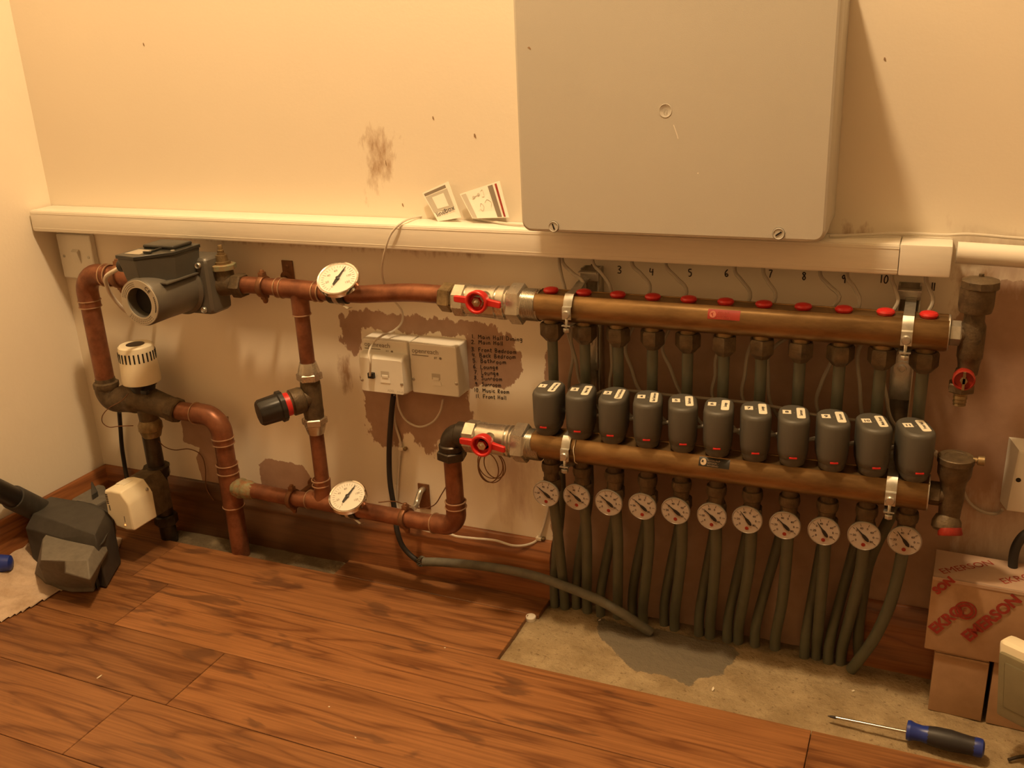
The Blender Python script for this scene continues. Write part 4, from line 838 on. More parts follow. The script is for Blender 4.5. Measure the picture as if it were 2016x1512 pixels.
# ------------------------------------------------------------------ ball valves with red butterfly handles
def ball_valve(label, x0, y, z, x_big, x_nip, left_nut, hz):
    t = thing('ball_valve', label, 'ball valve', (x0, y, z))
    L = x_big-x0
    mb = MB(); mb.lathe((x0+.012, y, z), (1, 0, 0), [(0, .0195), (.002, .0215), (.010, .0225), (.012, .0240), (.030, .0235), (.045, .0240), (.058, .0245), (.060, .0222), (.062, .0250), (L-.018, .0250), (L-.016, .0225), (L-.010, .0225)], n=40); mb.build('valve_body', M['nickel'], t)
    mb = MB(); mb.hexnut((x0, y, z), (x0+.022, y, z), .0255, phase=.26, n=8); mb.build('body_hexagon', M['nickel'], t)
    mb = MB(); mb.hexnut((x_big-.001, y, z), (x_big+.022, y, z), .0305, phase=.3); mb.build('union_nut', M['nickel'], t)
    prof = [(0, .0235)]; h = .002
    while h < x_nip-x_big-.022: prof += [(h, .0238), (h+.0008, .0224)]; h += .0022
    mb = MB(); mb.lathe((x_big+.021, y, z), (1, 0, 0), prof+[(x_nip-x_big-.020, .0235)], n=36); mb.build('threaded_nipple', M['nickel'], t)
    hx, hzz = hz; hy = y-.040
    mb = MB(); mb.cyl((hx, y-.018, hzz), (hx, hy-.002, hzz), .009, n=18); mb.build('spindle', M['nickel'], t)
    mb = MB(); mb.lathe((hx, hy+.004, hzz), (0, -1, 0), [(0, .001), (0, .0150), (.006, .0165), (.016, .0172), (.0165, .0160), (.0165, .0130), (.006, .0120), (.006, .001)], n=40)
    for s in (1, -1):
        rr_ = [[V((hx+s*dx_, hy-.003+yo+yy, hzz+s*sz_+zz)) for yy, zz in ((-tt, -hh), (tt, -hh), (tt, hh), (-tt, hh))] for dx_, yo, sz_, tt, hh in ((.013, 0, 0, .004, .0055), (.022, -.001, -.0012, .0034, .0048), (.034, -.003, -.0024, .003, .0048), (.037, -.003, -.0026, .0025, .0040))]
        mb.loft(rr_)
    mb.build('butterfly_handle', M['red'], t, bev=.0012)
    mb = MB(); mb.hexnut((hx, hy, hzz), (hx, hy-.010, hzz), .0078); mb.lathe((hx, hy-.009, hzz), (0, -1, 0), [(0, .0032), (.0025, .003), (.003, .0005)], n=12); mb.build('handle_nut', M['chrome'], t)
    return t
pU = at(893, 584, y=-.077)
AU = V((0, -.085, .535))
ball_valve('nickel ball valve with red butterfly handle feeding the upper manifold', pU.x+.004, -.077, .5355, .975, 1.0205, None, (at(943, 592, y=-.117).x, at(943, 592, y=-.117).z))
t = thing('brass_adaptor', 'aged brass coupling joining the upper copper pipe to the nickel valve', 'pipe coupling', pA[-1])
mb = MB(); mb.hexnut((pA[-1].x-.002, -.077, .538), (pA[-1].x+.018, -.077, .537), .0222, phase=.3); mb.build('coupling_nut', M['brass'], t)
mb = MB(); mb.lathe((pA[-1].x+.016, -.077, .537), (1, 0, 0), [(0, .0165), (.006, .0165), (.0062, .0205), (.014, .0205)], n=6, phase=.3); mb.build('adaptor_body', M['brass'], t)
YL = -.105; ZL = .332
ball_valve('nickel ball valve with red butterfly handle feeding the lower manifold', .901, YL, .3265, .984, 1.026, None, (at(953, 873, y=-.145).x, at(953, 873, y=-.145).z))
t = thing('iron_elbow', 'dark iron elbow and ring nut between the copper riser and lower ball valve', 'pipe elbow', (RX, YL, ZL))
mb = MB(); mb.tube(arc_path([(.912, YL, .3265), (RX, YL, .3265), (RX, YL, ztop)], .019), .0178, n=26, sm=False); mb.lathe((.885, YL, .3265), (1, 0, 0), [(0, .018), (.002, .0205), (.016, .0205), (.018, .0178)], n=24)
mb.lathe((RX, YL, ztop+.006), (0, 0, 1), [(0, .018), (.002, .0200), (.010, .0200), (.012, .0178)], n=24); mb.build('elbow_body', M['iron'], t)
mb = MB(); mb.hexnut((RX, YL, ztop-.008), (RX, YL, ztop+.007), .0240, phase=.2); mb.build('ring_nut', M['iron'], t)
# coil of spare capillary hanging behind the lower valve
cc = at(967, 908, y=-.035)
pts = [at(912, 886, y=-.08), at(930, 888, y=-.06), at(955, 896, y=-.045)]
for k in range(64):
    a = math.radians(60-k*22.5); e = .85+.15*math.sin(k*.37); pts.append(cc+V((.024*math.cos(a)*e+.004*math.sin(k*.11), -.004+.008*math.sin(k*.21), .030*math.sin(a)*e-.003)))
tag(MB().tube(pts, .0009, n=6, sub=3).build('capillary_coil', M['copper_dark']), 'coil of dark capillary wire hanging behind the lower ball valve', 'wire coil')
tag(MB().tube([at(745, 989, y=-.075), at(775, 987, y=-.06), at(797, 993, y=-.045), at(830, 1001, y=-.03), at(855, 994, y=-.03), at(870, 972, y=-.05), at(880, 955, y=-.08)], .0010, n=6).build('capillary_wire', M['copper_dark']), 'thin dark capillary from the lower thermometer round behind the riser', 'wire')

# ------------------------------------------------------------------ manifolds
PX = [1.0375+.05005*i for i in range(11)]; PL = [1.040+.0498*i for i in range(11)]
YU, ZU = -.077, .5378
def bar_section(x, y, z, r=.0238, top=.0170):
    pts = []
    a0 = math.acos(top/r)                                      # flat top with small raised lips, rounded elsewhere
    for k in range(31):
        a = a0+(2*math.pi-2*a0)*k/30; pts.append(V((x, y+r*math.sin(a), z+r*math.cos(a))))
    e = r*math.sin(a0)
    pts += [V((x, y-e*.98, z+top+.0022)), V((x, y-e*.88, z+top+.0022)), V((x, y-e*.86, z+top+.001)), V((x, y+e*.86, z+top+.001)), V((x, y+e*.88, z+top+.0022)), V((x, y+e*.98, z+top+.0022))]
    return pts
def manifold_bar(mb, x0, x1, y, z, y1=None):
    y1 = y if y1 is None else y1
    mb.loft([bar_section(x0, y, z, .0228), bar_section(x0+.003, y, z), bar_section(x1-.003, y1, z), bar_section(x1, y1, z, .0228)])
def logo(mbc, mbt, c, r):
    mbc.lathe(c, (0, -1, 0), [(0, r), (.0002, r), (.00025, .0002)], n=20); text_mesh(mbt, 'f', r*1.9, V(c)+V((-r*.3, -.0003, -r*.65)), (1, 0, 0), (0, 0, 1), depth=.0002)
def sticker(t, u0, v0, u1, v1, y, lines, m, mt, z_axis, yc, r):
    "sticker bent round the front of the bar"
    p0, p1 = at(u0, v0, y=y), at(u1, v1, y=y); rings = []
    def P(x, z, o=.0003):
        dz = max(-.95, min(.95, (z-z_axis)/r)); return V((x, yc-math.sqrt(1-dz*dz)*r-o, z))
    zs = [p1.z+(p0.z-p1.z)*k/6 for k in range(7)]
    mb = MB(); mb.loft([[P(p0.x, z), P(p1.x, z), P(p1.x, z, -.0005), P(p0.x, z, -.0005)] for z in zs]); st = mb.build(m, M[m], t)
    zc = (p0.z+p1.z)/2; hh = abs(p0.z-p1.z); mb = MB(); cx = p0.x+hh*.55; q = P(cx, zc, .0006); rr = hh*.36
    mb.add([V((cx+math.cos(a*math.pi/12)*rr, P(cx, zc+math.sin(a*math.pi/12)*rr, .0006).y, zc+math.sin(a*math.pi/12)*rr)) for a in range(24)], [list(range(24))]); mb.build('logo_disc', M[mt], st)
    mb = MB(); text_mesh(mb, 'f', hh*.62, V((cx-hh*.10, q.y-.0004, zc-hh*.2)), (1, 0, 0), (0, 0, 1), depth=.0003); mb.build('logo_mark', M[m], st)
    mb = MB()
    for k, s in enumerate(lines):
        z = zc+hh*(.16-.27*k); q = P(cx, z, .0009); text_mesh(mb, s, hh*.30, V((cx+hh*.48, q.y, z)), (1, 0, 0), (0, -.12+.22*(k-1)*0, 1), depth=.0002)
    mb.build('sticker_lettering', M[mt], st)
t = thing('flow_manifold', 'upper brass heating manifold bar with eleven red caps and a red sticker', 'heating manifold', (1.29, YU, ZU))
mb = MB(); manifold_bar(mb, 1.0185, 1.562, YU, ZU); mb.build('manifold_bar', M['bar'], t)
for x in PX:
    mb = MB(); mb.lathe((x, YU, ZU+.0172), (0, 0, 1), [(0, .0085), (.0030, .0110), (.0045, .0112), (.0068, .0098), (.0082, .0060), (.0086, .0005)], n=24); mb.build('red_cap', M['redcap'], t)
    mb = MB(); mb.cyl((x, YU, ZU-.018), (x, YU, ZU-.034), .0120, n=18); mb.build('outlet', M['brass'], t)
    mb = MB(); ph = random.random(); mb.hexnut((x, YU, ZU-.047), (x, YU, ZU-.026), .0175, phase=ph); mb.lathe((x, YU, ZU-.054), (0, 0, 1), [(0, .0095), (.003, .0120), (.007, .0155)], n=6, phase=ph); mb.build('outlet_nut', M['bronze'], t)
mb = MB(); mb.lathe((1.561, YU, ZU), (1, 0, 0), [(0, .0225), (.002, .0225), (.0025, .0215), (.003, .012)], n=30); mb.build('end_washer', M['zinc'], t)
mb = MB(); mb.hexnut((1.563, YU, ZU), (1.577, YU, ZU), .0155, phase=.2); mb.build('end_reducer', M['zinc'], t)
sticker(t, 1393, 610, 1456, 632, -.101, ('VORLAUF', 'DEPART', 'MANDATA'), 'redsticker', 'stickertextr', ZU, YU, .0238)
t = thing('return_manifold', 'lower brass heating manifold bar with black sticker, below the grey actuators', 'heating manifold', (1.29, YL, ZL))
mb = MB(); manifold_bar(mb, 1.017, 1.560, YL, ZL); mb.build('manifold_bar', M['bar'], t)
GXs = [1.035, 1.084, 1.134, 1.185, 1.234, 1.286, 1.335, 1.386, 1.437, 1.488, 1.538]; GZs = [.253, .255, .254, .256, .257, .257, .260, .260, .260, .262, .264]
for i, x in enumerate(PL):
    mb = MB(); mb.lathe((x, YL, ZL+.0150), (0, 0, 1), [(0, .015), (.003, .016), (.0085, .016)], n=22); mb.build('valve_insert', M['iron'], t)
    mb = MB(); mb.lathe((x, YL, ZL-.018), (0, 0, -1), [(0, .0105), (.012, .0105), (.013, .0135), (.020, .0145), (.026, .0135), (.028, .0115), (.040, .0110)], n=20); mb.build('outlet', M['bronze'], t)
    mb = MB(); mb.hexnut((x, YL+.004, ZL-.078), (x, YL+.002, ZL-.058), .0150, phase=random.random()); mb.build('outlet_nut', M['bronze'], t)
mb = MB(); mb.lathe((1.559, YL, ZL), (1, 0, 0), [(0, .0235), (.0015, .0235), (.002, .012)], n=30); mb.build('end_washer', M['zinc'], t)
mb = MB(); mb.hexnut((1.560, YL, ZL), (1.574, YL, ZL), .0155, phase=.2); mb.build('end_reducer', M['bronze'], t)
sticker(t, 1375, 902, 1435, 925, -.129, ('RÜCKLAUF', 'RETOUR -', 'RITORNO'), 'blacksticker', 'stickertext', ZL, YL, .0238)
mb = MB(); mb.tube([V((1.086+.0006*math.sin(k), YL-math.cos(a)*.0249, ZL+math.sin(a)*.0249)) for k, a in enumerate([math.radians(x) for x in range(50, -70, -8)])], .0007, n=5, sm=False); mb.build('sealant_smear', M['chip'], t)

# ------------------------------------------------------------------ actuators on the lower manifold
def stadium(hw, hy, z, n=9):
    pts = []; c = hy-hw
    for cy, a0 in ((c, 0), (-c, 180)):
        for k in range(n): a = math.radians(a0+180*k/(n-1)); pts.append(V((hw*math.cos(a), cy+hw*math.sin(a), z)))
    return pts
NAMES = ['Main Hall Dining', 'Main Hall', 'Front Bedroom', 'Back Bedroom', 'Bathroom', 'Lounge', 'Lounge', 'Sunroom', 'Sunroom', 'Music Room', 'Front Hall']
YAWA = [4, 8, 7, 12, 15, 9, 12, 10, 13, 16, 18]
a0 = thing('valve_actuator', 'x', 'valve actuator', (0, 0, 0))
mb = MB(); mb.loft([stadium(.0198-i_, .0330-i_, z) for z, i_ in ((0, .0055), (.0015, .0040), (.0095, .0020), (.0105, .0022), (.0115, .0010), (.020, .0), (.0605, -.0004), (.0635, .0004), (.0650, .0014), (.0658, .0026), (.0665, .0045))]); mb.build('housing', M['act'], a0, sharp=50)
mb = MB(); mb.box((-.0050, -.0334, .0140), (.0050, -.0310, .0160), bev=.0003); mb.build('red_indicator', M['red'], a0)
mb = MB(); mb.box((-.0150, -.005, .0663), (-.0040, .0080, .0669)); mb.build('number_label', M['label'], a0)
mb = MB(); mb.cyl((0, 0, .0663), (0, 0, .0667), .0008, n=8); mb.build('centre_mark', M['zinc'], a0)
mb = MB(); r_ = [(v.x, v.z) for v in rrect(.0030, .0138, -.0190, .0180, 0, .003)]; mb.prism([V((x, y, .0663)) for x, y in r_], (0, 0, .0006)); mb.build('name_label', M['label'], a0)
acts = [a0]+[copy_tree(a0) for _ in range(10)]
for i, a in enumerate(acts):
    a.location = (PL[i]-.001, -.101, ZL+.0215); a.rotation_euler = (0, 0, math.radians(YAWA[i])); a['group'] = 'grey actuators on the lower manifold'
    a['label'] = 'grey valve actuator labelled %s with %s on top' % (i+1, NAMES[i])
    ORG[a.name] = V((0, 0, 0))
    for ch in a.children:
        if ch.name.split('.')[0] in ('number_label', 'name_label'):
            mb = MB()
            if ch.name.startswith('number'): text_mesh(mb, str(i+1), .0095 if i < 9 else .0080, (-.0095, -.0020, .06695), (1, 0, 0), (0, 1, 0), depth=.0001, align='CENTER', bold=.0003)
            else: text_mesh(mb, NAMES[i], .0046 if i == 0 else .0058, (.0102, -.0005, .06695), (0, 1, 0), (-1, 0, 0), depth=.0001, align='CENTER', xs=.90, bold=.00015)
            ORG[ch.name] = V((0, 0, 0)); mb.build('label_text', M['ink'], ch)

# ------------------------------------------------------------------ small dial gauges under the lower manifold
g0 = thing('dial_gauge', 'x', 'thermometer', (0, 0, 0))
RG = .0212
mb = MB(); mb.lathe((0, .006, 0), (0, -1, 0), [(0, RG*.80), (.001, RG*.93), (.003, RG*.97), (.0065, RG), (.0075, RG*.985), (.0078, RG*.95), (.0070, RG*.93), (.0070, .0003)], n=40); mb.build('case', M['rim'], g0)
mb = MB(); mb.lathe((0, -.0010, 0), (0, -1, 0), [(0, RG*.925), (.0004, RG*.925), (.0005, .0003)], n=36); gf = mb.build('dial_face', M['facelow'], g0)
mb = MB()
for k, s in enumerate(('1', '2', '3', '4', '5', '6', '7', '8')):
    an = math.radians(215-250*k/7); d = V((math.cos(an), 0, math.sin(an)))
    mb.tube([d*RG*.86+V((0, -.00155, 0)), d*RG*.70+V((0, -.00155, 0))], .0003, n=4, sm=False); text_mesh(mb, s+'0' if k % 2 else '0', .0042, d*RG*.56+V((0, -.00155, -.0015)), (1, 0, 0), (0, 0, 1), depth=.0001, align='CENTER', bold=.0001)
mb.build('dial_marks', M['ink'], gf)
mb = MB(); mb.lathe((.0, -.0014, -RG*.60), (0, -1, 0), [(0, .0027), (.0003, .0027), (.0004, .0002)], n=18); mb.build('red_logo', M['darkred'], gf)
mb = MB(); mb.lathe((0, .005, 0), (0, 1, 0), [(0, .0075), (.003, .0070), (.012, .0065)], n=16); mb.build('stem', M['brass'], g0)
NA = [142, 142, 140, 140, 142, 138, 128, 136, 125, 132, 128]
ga = [g0]+[copy_tree(g0) for _ in range(10)]
ordinal = ['first', 'second', 'third', 'fourth', 'fifth', 'sixth', 'seventh', 'eighth', 'ninth', 'tenth', 'eleventh']
for i, g in enumerate(ga):
    g.location = (GXs[i], -.116, GZs[i]); g['group'] = 'small round gauges below the lower manifold'
    g['label'] = 'small round temperature gauge hanging below actuator %d labelled %s' % (i+1, NAMES[i])
    ORG[g.name] = V((0, 0, 0)); an = math.radians(NA[i]+ (0)); d = V((math.cos(an), 0, math.sin(an))); s = V((-d.z, 0, d.x)); q = V((0, -.0020, 0)); mb = MB()
    mb.prism([q+d*RG*.74+s*.0002, q+d*RG*.74-s*.0002, q+d*RG*.2-s*.0009, q-s*.0022, q-d*RG*.28-s*.0024, q-d*RG*.44-s*.0010, q-d*RG*.44+s*.0010, q-d*RG*.28+s*.0024, q+s*.0022, q+d*RG*.2+s*.0009], (0, -.0005, 0)); mb.build('needle', M['black'], g)

# ------------------------------------------------------------------ grey plastic pipes
BOT = [((1094, 1191), (1114, 1194)), ((1137, 1196), (1158, 1203)), ((1184, 1209), (1220, 1212)), ((1247, 1212), (1271, 1218)), ((1309, 1229), (1331, 1234)), ((1377, 1247), (1398, 1254)),
       ((1433, 1260), (1453, 1266)), ((1487, 1270), (1526, 1279)), ((1584, 1292), (1606, 1297)), ((1631, 1302), (1655, 1310)), ((1693, 1290), (1682, 1316))]
RP = .0078
for i in range(11):
    x = PX[i]; (su, sv), (ru, rv) = BOT[i]
    b = at(su, sv, z=-.010); b.y = min(b.y, 0)+.001-RP*.6; b.y = min(b.y, -RP-.001)
    rx = lambda y: CAM.x+(x-CAM.x)*(y-CAM.y)/(YU-CAM.y)
    pts = [V((x, YU, ZU-.048)), V((rx(-.074), -.074, .455)), V((rx(-.057), -.057, .42)), V((rx(-.046), -.046, .33)), V((x*.7+b.x*.3, -.034, .22)), V((x*.25+b.x*.75, -.026, .10)), V((b.x, b.y, .03)), V((b.x, b.y, -.012))]
    if i == 10: pts[4] = at(1717, 1090, y=-.05); pts[5] = at(1698, 1180, y=-.035); pts[6] = at(1690, 1250, y=-.025)
    o = MB().tube(pts, RP, n=14, sub=5).build('plastic_pipe', M['pipe'])
    tag(o, 'grey pipe from the upper manifold passing behind actuator %d to the floor' % (i+1), 'pipe', 'grey pipes from the upper manifold')
    b = at(ru, rv, z=-.010); b.y = min(b.y, -.022)-RP*.2
    xg = PL[i]; pts = [V((xg, YL+.004, ZL-.074)), V((xg, YL+.006, ZL-.10)), V((xg*.85+b.x*.15, YL+.025, .17)), V((xg*.35+b.x*.65, -.045, .08)), V((b.x, b.y+.002, .02)), V((b.x, b.y+.003, -.012))]
    if i == 7: pts[3] = V((xg*.5+b.x*.5, -.046, .09))
    if i == 10: pts = [V((xg, YL+.004, ZL-.074)), at(1778, 1080, y=-.095), at(1767, 1135, y=-.090), at(1750, 1195, y=-.080), at(1722, 1255, y=-.065), at(1690, 1300, y=-.048), at(1676, 1318, y=-.040)]
    o = MB().tube(pts, RP+.0004, n=14, sub=5).build('plastic_pipe', M['pipe'])
    tag(o, 'grey pipe from the lower manifold under actuator %d, %s' % (i+1, 'curving left to the floor' if i == 10 else 'behind its gauge'), 'pipe', 'grey pipes from the lower manifold')

# ------------------------------------------------------------------ grey actuator cables hanging from the trunking
YB = -.040
CAB = [([(1101, 515), (1106, 545), (1113, 575)], [(1118, 655), (1128, 700), (1120, 760), (1126, 800)], None),
       ([(1108, 516), (1128, 538), (1151, 562)], [(1124, 665), (1134, 710), (1144, 755), (1180, 815)], None),
       ([(1168, 518), (1186, 540), (1203, 570)], [(1203, 680), (1205, 720), (1203, 770), (1238, 826)], None),
       ([(1245, 521), (1264, 541), (1280, 570)], [(1231, 683), (1243, 725), (1259, 768), (1300, 832)], None),
       ([(1312, 524), (1333, 548), (1352, 575)], [(1304, 683), (1320, 725), (1338, 770), (1372, 832)], None),
       ([(1447, 534), (1460, 552), (1477, 585)], [(1411, 700), (1408, 740), (1404, 785), (1442, 852)], None),
       ([(1503, 536), (1513, 556), (1527, 585)], [(1474, 690), (1467, 735), (1464, 790), (1515, 856)], None),
       ([(1615, 541), (1632, 562), (1651, 592)], [(1518, 690), (1513, 740), (1519, 800), (1532, 852)], None),
       ([(1668, 545), (1683, 568), (1692, 600)], [(1634, 718), (1617, 755), (1608, 800), (1595, 865)], None),
       ([(1756, 549), (1763, 570), (1766, 600)], [(1690, 690), (1693, 760), (1697, 815), (1675, 872)], None),
       ([(1823, 551), (1830, 570), (1834, 602)], [(1742, 730), (1745, 780), (1757, 830), (1768, 862)], None)]
for i, (a, b, _) in enumerate(CAB):
    pa = [at(u, v, y=-.024-.010*k) for k, (u, v) in enumerate(a)]; pa.insert(0, pa[0]+V((0, .002, .025)))
    pb = [at(u, v, y=YB) for u, v in b]
    m = (pa[-1]+pb[0])/2; m.y = -.046; e = V((PL[i]+.012, -.090, ZL+.045)); 
    side = V((PL[i]+.026, -.070, ZL+.042))
    pts = pa+[m]+pb[:-1]+[pb[-1]*.5+side*.5+V((0, .006, -.004)), side, e]
    o = MB().tube(pts, .0026, n=8, sub=5).build('actuator_cable', M['gcable'])
    tag(o, 'thin grey cable from the trunking to the actuator labelled %d, %s' % (i+1, NAMES[i]), 'cable', 'grey actuator cables')
tag(MB().tube([at(1172, 778, y=-.052), at(1195, 768, y=-.05), at(1250, 770, y=-.05), at(1330, 779, y=-.05), at(1440, 789, y=-.05), at(1520, 800, y=-.05), at(1600, 816, y=-.05), at(1690, 828, y=-.05), at(1720, 832, y=-.052)], .0023, n=8).build('cross_cable', M['gcable']), 'grey cable running level behind the row of actuators', 'cable')
tag(MB().tube([at(1815, 905, y=-.085), at(1833, 892, y=-.08), at(1850, 905, y=-.06), at(1870, 935, y=-.03), at(1893, 960, y=-.010), at(1905, 985, y=-.006), at(1925, 1003, y=-.005), at(1948, 1011, y=-.005), at(1966, 1010, y=-.006), at(1974, 1003, y=-.012)], .0023, n=8).build('actuator_cable', M['gcable']), 'pale cable curving from the last actuator to the white box at the right edge', 'cable')

# ------------------------------------------------------------------ zinc mounting brackets
def clamp(label, x, y, z, w=.013):
    t = thing('manifold_clamp', label, 'pipe clamp', (x, y, z), 'zinc clamps round the manifold bars')
    R_ = .0256; front = []
    top = [V((x, -.025, z+.027)), V((x, y+.032, z+.026)), V((x, y+.014, z+.0215))]+[V((x, y-R_*math.sin(a), z+R_*math.cos(a))) for a in [math.radians(k) for k in (34, 48, 62, 76)]]
    pe = top[-1]; top += [pe+V((0, -.004, -.001)), pe+V((0, -.0045, -.004)), pe+V((0, -.0048, -.018))]
    mb = MB(); mb.strip(top, w, .0018); mb.build('upper_strap', M['zinc'], t)
    bp = pe+V((0, -.0055, -.010)); mb = MB(); mb.lathe(bp, (0, -1, -.0), [(0, .0056), (.0022, .0060), (.0042, .0048), (.0045, .0004)], n=16); mb.build('bolt_head', M['zinc'], t)
    mb = MB(); mb.cyl(bp+V((0, .001, -.004)), (x, y-R_-.004, z-.030), .0022, n=10); mb.build('bolt_shank', M['zinc'], t)
    lo = [V((x, y-R_-.008, z-.020)), V((x, y-R_+.002, z-.0215)), V((x, y-R_*.5, z-.0265)), V((x, y, z-.0285)), V((x, y+.02, z-.024)), V((x, -.022, z-.022))]
    mb = MB(); mb.strip(lo, w, .0018); mb.build('lower_strap', M['zinc'], t)
    mb = MB(); mb.hexnut((x, y-R_-.004, z-.030), (x, y-R_-.004, z-.024), .0052); mb.build('wing_nut', M['zinc'], t)
    return t
xr = at(1787, 640, y=-.112).x; xl = at(1112, 600, y=-.112).x
clamp('zinc clamp on the upper manifold between its two leftmost red caps', xl, YU, ZU)
clamp('zinc clamp on the upper manifold between its two rightmost red caps', xr, YU, ZU)
clamp('zinc clamp on the lower manifold between actuators 1 and 2', at(1112, 880, y=-.132).x, YL, ZL)
clamp('zinc clamp on the lower manifold between actuators 10 and 11', at(1755, 960, y=-.132).x, YL, ZL)
for x, lb in ((xl+.006, 'galvanised vertical mounting rail behind the left end of both manifolds'), (xr-.003, 'galvanised vertical mounting rail behind the right end of both manifolds')):
    t = thing('mounting_rail', lb, 'bracket', (x, -.01, .29))
    mb = MB(); mb.loft([[V((x+a, b, z)) for a, b in ((-.014, -.001), (.014, -.001), (.014, -.022), (.0115, -.022), (.0115, -.004), (-.0115, -.004), (-.0115, -.022), (-.014, -.022))] for z in (.285, .580)]); mb.build('channel', M['zinc'], t)
    mb = MB(); mb.box((x-.014, -.024, .562), (x+.014, -.0225, .577)); mb.box((x-.014, -.034, .5755), (x+.014, -.0225, .577)); mb.build('top_plate', M['zinc'], t)
    mb = MB(); mb.box((x-.013, -.030, .425), (x+.013, -.0225, .495), bev=.003); mb.build('slide_plate', M['zinc'], t)
    mb = MB(); mb.lathe((x, -.030, .470), (0, -1, 0), [(0, .0105), (.0015, .0105), (.0016, .006), (.004, .0058), (.0042, .0035), (.003, .0033), (.003, .0003)], n=20); mb.build('rail_bolt', M['zinc'], t)

# ------------------------------------------------------------------ air vents with drain cocks
VX = 1.591
t = thing('air_vent', 'bronze air vent with red-knobbed drain cock, right end of upper manifold', 'air vent', (VX, YU, .45))
mb = MB(); mb.lathe((VX-.002, YU, .487), (0, 0, 1), [(0, .0115), (.012, .0125), (.020, .0140), (.022, .0150), (.040, .0150), (.062, .0145), (.068, .0120), (.078, .0118), (.080, .0185), (.088, .0200), (.110, .0200)], n=28)
mb.tube([(1.574, YU, ZU), (VX, YU, ZU)], .0125, n=20, sm=False); mb.build('vent_body', M['bronze'], t)
mb = MB(); mb.lathe((VX, YU, .5955), (0, 0, 1), [(0, .0205), (.002, .0222), (.010, .0218), (.011, .0205), (.0145, .0060), (.0148, .003), (.018, .003), (.0185, .0005)], n=10); mb.build('vent_cap', M['bronze'], t)
mb = MB(); mb.lathe((VX-.006, YU-.010, .4850), (0, -1, 0), [(0, .0125), (.008, .0132), (.012, .0130), (.013, .0112), (.010, .0108), (.010, .0004)], n=28); mb.build('drain_knob', M['darkred'], t)
mb = MB(); mb.box((VX-.0075, YU-.026, .4735), (VX-.0045, YU-.0215, .4965)); mb.hexnut((VX-.006, YU-.021, .485), (VX-.006, YU-.026, .485), .0045); mb.build('knob_bar', M['brass'], t)
mb = MB(); mb.hexnut((VX-.007, YU, .463), (VX-.007, YU, .475), .0165, n=6); mb.cyl((VX-.007, YU, .474), (VX-.004, YU, .490), .012, n=20); mb.build('drain_nut', M['bronze'], t)
mb = MB(); mb.lathe((VX-.007, YU, .463), (0, 0, -1), [(0, .009), (.004, .0085), (.005, .0075), (.009, .0085), (.010, .0075), (.014, .0082), (.015, .0072), (.018, .0078), (.0185, .0050), (.010, .0045)], n=18); mb.build('hose_tail', M['brass'], t)
t = thing('air_vent', 'dark bronze air vent with round cap, right end of lower manifold', 'air vent', (VX, YL, .28))
mb = MB(); mb.lathe((VX-.004, YL, .302), (0, 0, 1), [(0, .0130), (.012, .0135), (.025, .0150), (.045, .0150), (.052, .0165), (.060, .0200), (.076, .0205)], n=28); mb.tube([(1.571, YL, ZL), (VX-.004, YL, ZL)], .0125, n=20, sm=False); mb.build('vent_body', M['bronze'], t)
mb = MB(); mb.lathe((VX-.004, YL, .3775), (0, 0, 1), [(0, .0205), (.001, .0218), (.008, .0218), (.0090, .0205), (.0092, .014), (.0086, .0135), (.0092, .008), (.0092, .0004)], n=32); mb.build('vent_cap', M['bronze'], t)
mb = MB(); mb.lathe((VX+.015, YL, .384), (1, 0, 0), [(0, .0035), (.005, .0035), (.0055, .0060), (.013, .0062), (.0135, .0045), (.0135, .0004)], n=14); mb.build('bleed_screw', M['brass'], t)
mb = MB(); mb.lathe((VX-.006, YL, .304), (0, -.35, -1), [(0, .0135), (.008, .0175), (.016, .0180), (.020, .015)], n=20); mb.build('drain_nut', M['bronze'], t)
mb = MB(); mb.lathe((VX-.002, YL-.012, .292), (.15, -.45, -.9), [(0, .0140), (.008, .0150), (.010, .0140), (.008, .0100), (.008, .0004)], n=24); mb.build('drain_knob', M['darkred'], t)

# ------------------------------------------------------------------ right edge: white box, black loop, cartons, cream device
c = at(1965, 1000, y=-.0); 
t = thing('junction_box', 'white surface box with a screw hole on the wall at the right edge', 'junction box', (1.69, 0, .27))
x0 = at(1968, 1000, y=-.001).x; zb0 = at(1985, 1005, y=-.03).z; zt0 = at(1992, 886, y=-.030).z
mb = MB(); rings = [[V((x0-.001, -.0005, zt0+.006)), V((x0-.001, -.0005, zb0-.002)), V((x0+.10, -.0005, zb0-.002)), V((x0+.10, -.0005, zt0+.006))], [V((x0+.010, -.030, zt0+.001)), V((x0+.006, -.030, zb0)), V((x0+.10, -.030, zb0)), V((x0+.10, -.030, zt0+.001))], [V((x0+.013, -.032, zt0-.003)), V((x0+.010, -.032, zb0+.003)), V((x0+.098, -.032, zb0+.003)), V((x0+.098, -.032, zt0-.003))]]
mb.loft(rings); mb.build('box_cover', M['white'], t)
c = at(2005, 945, y=-.032); mb = MB(); mb.lathe(c+V((0, .0002, 0)), (0, -1, 0), [(0, .0032), (.0004, .0032), (.0005, .0003)], n=14); mb.build('screw_hole', M['dark'], t)
tag(MB().tube([at(2030, 1045, y=-.03), at(2012, 1058, y=-.032), at(1999, 1080, y=-.034), at(1994, 1110, y=-.036), at(1996, 1135, y=-.04), at(2004, 1158, y=-.06), at(2030, 1180, y=-.07)], .0062, n=12).build('black_hose', M['rubber']), 'thick black cable loop behind the cartons at the right edge', 'cable')

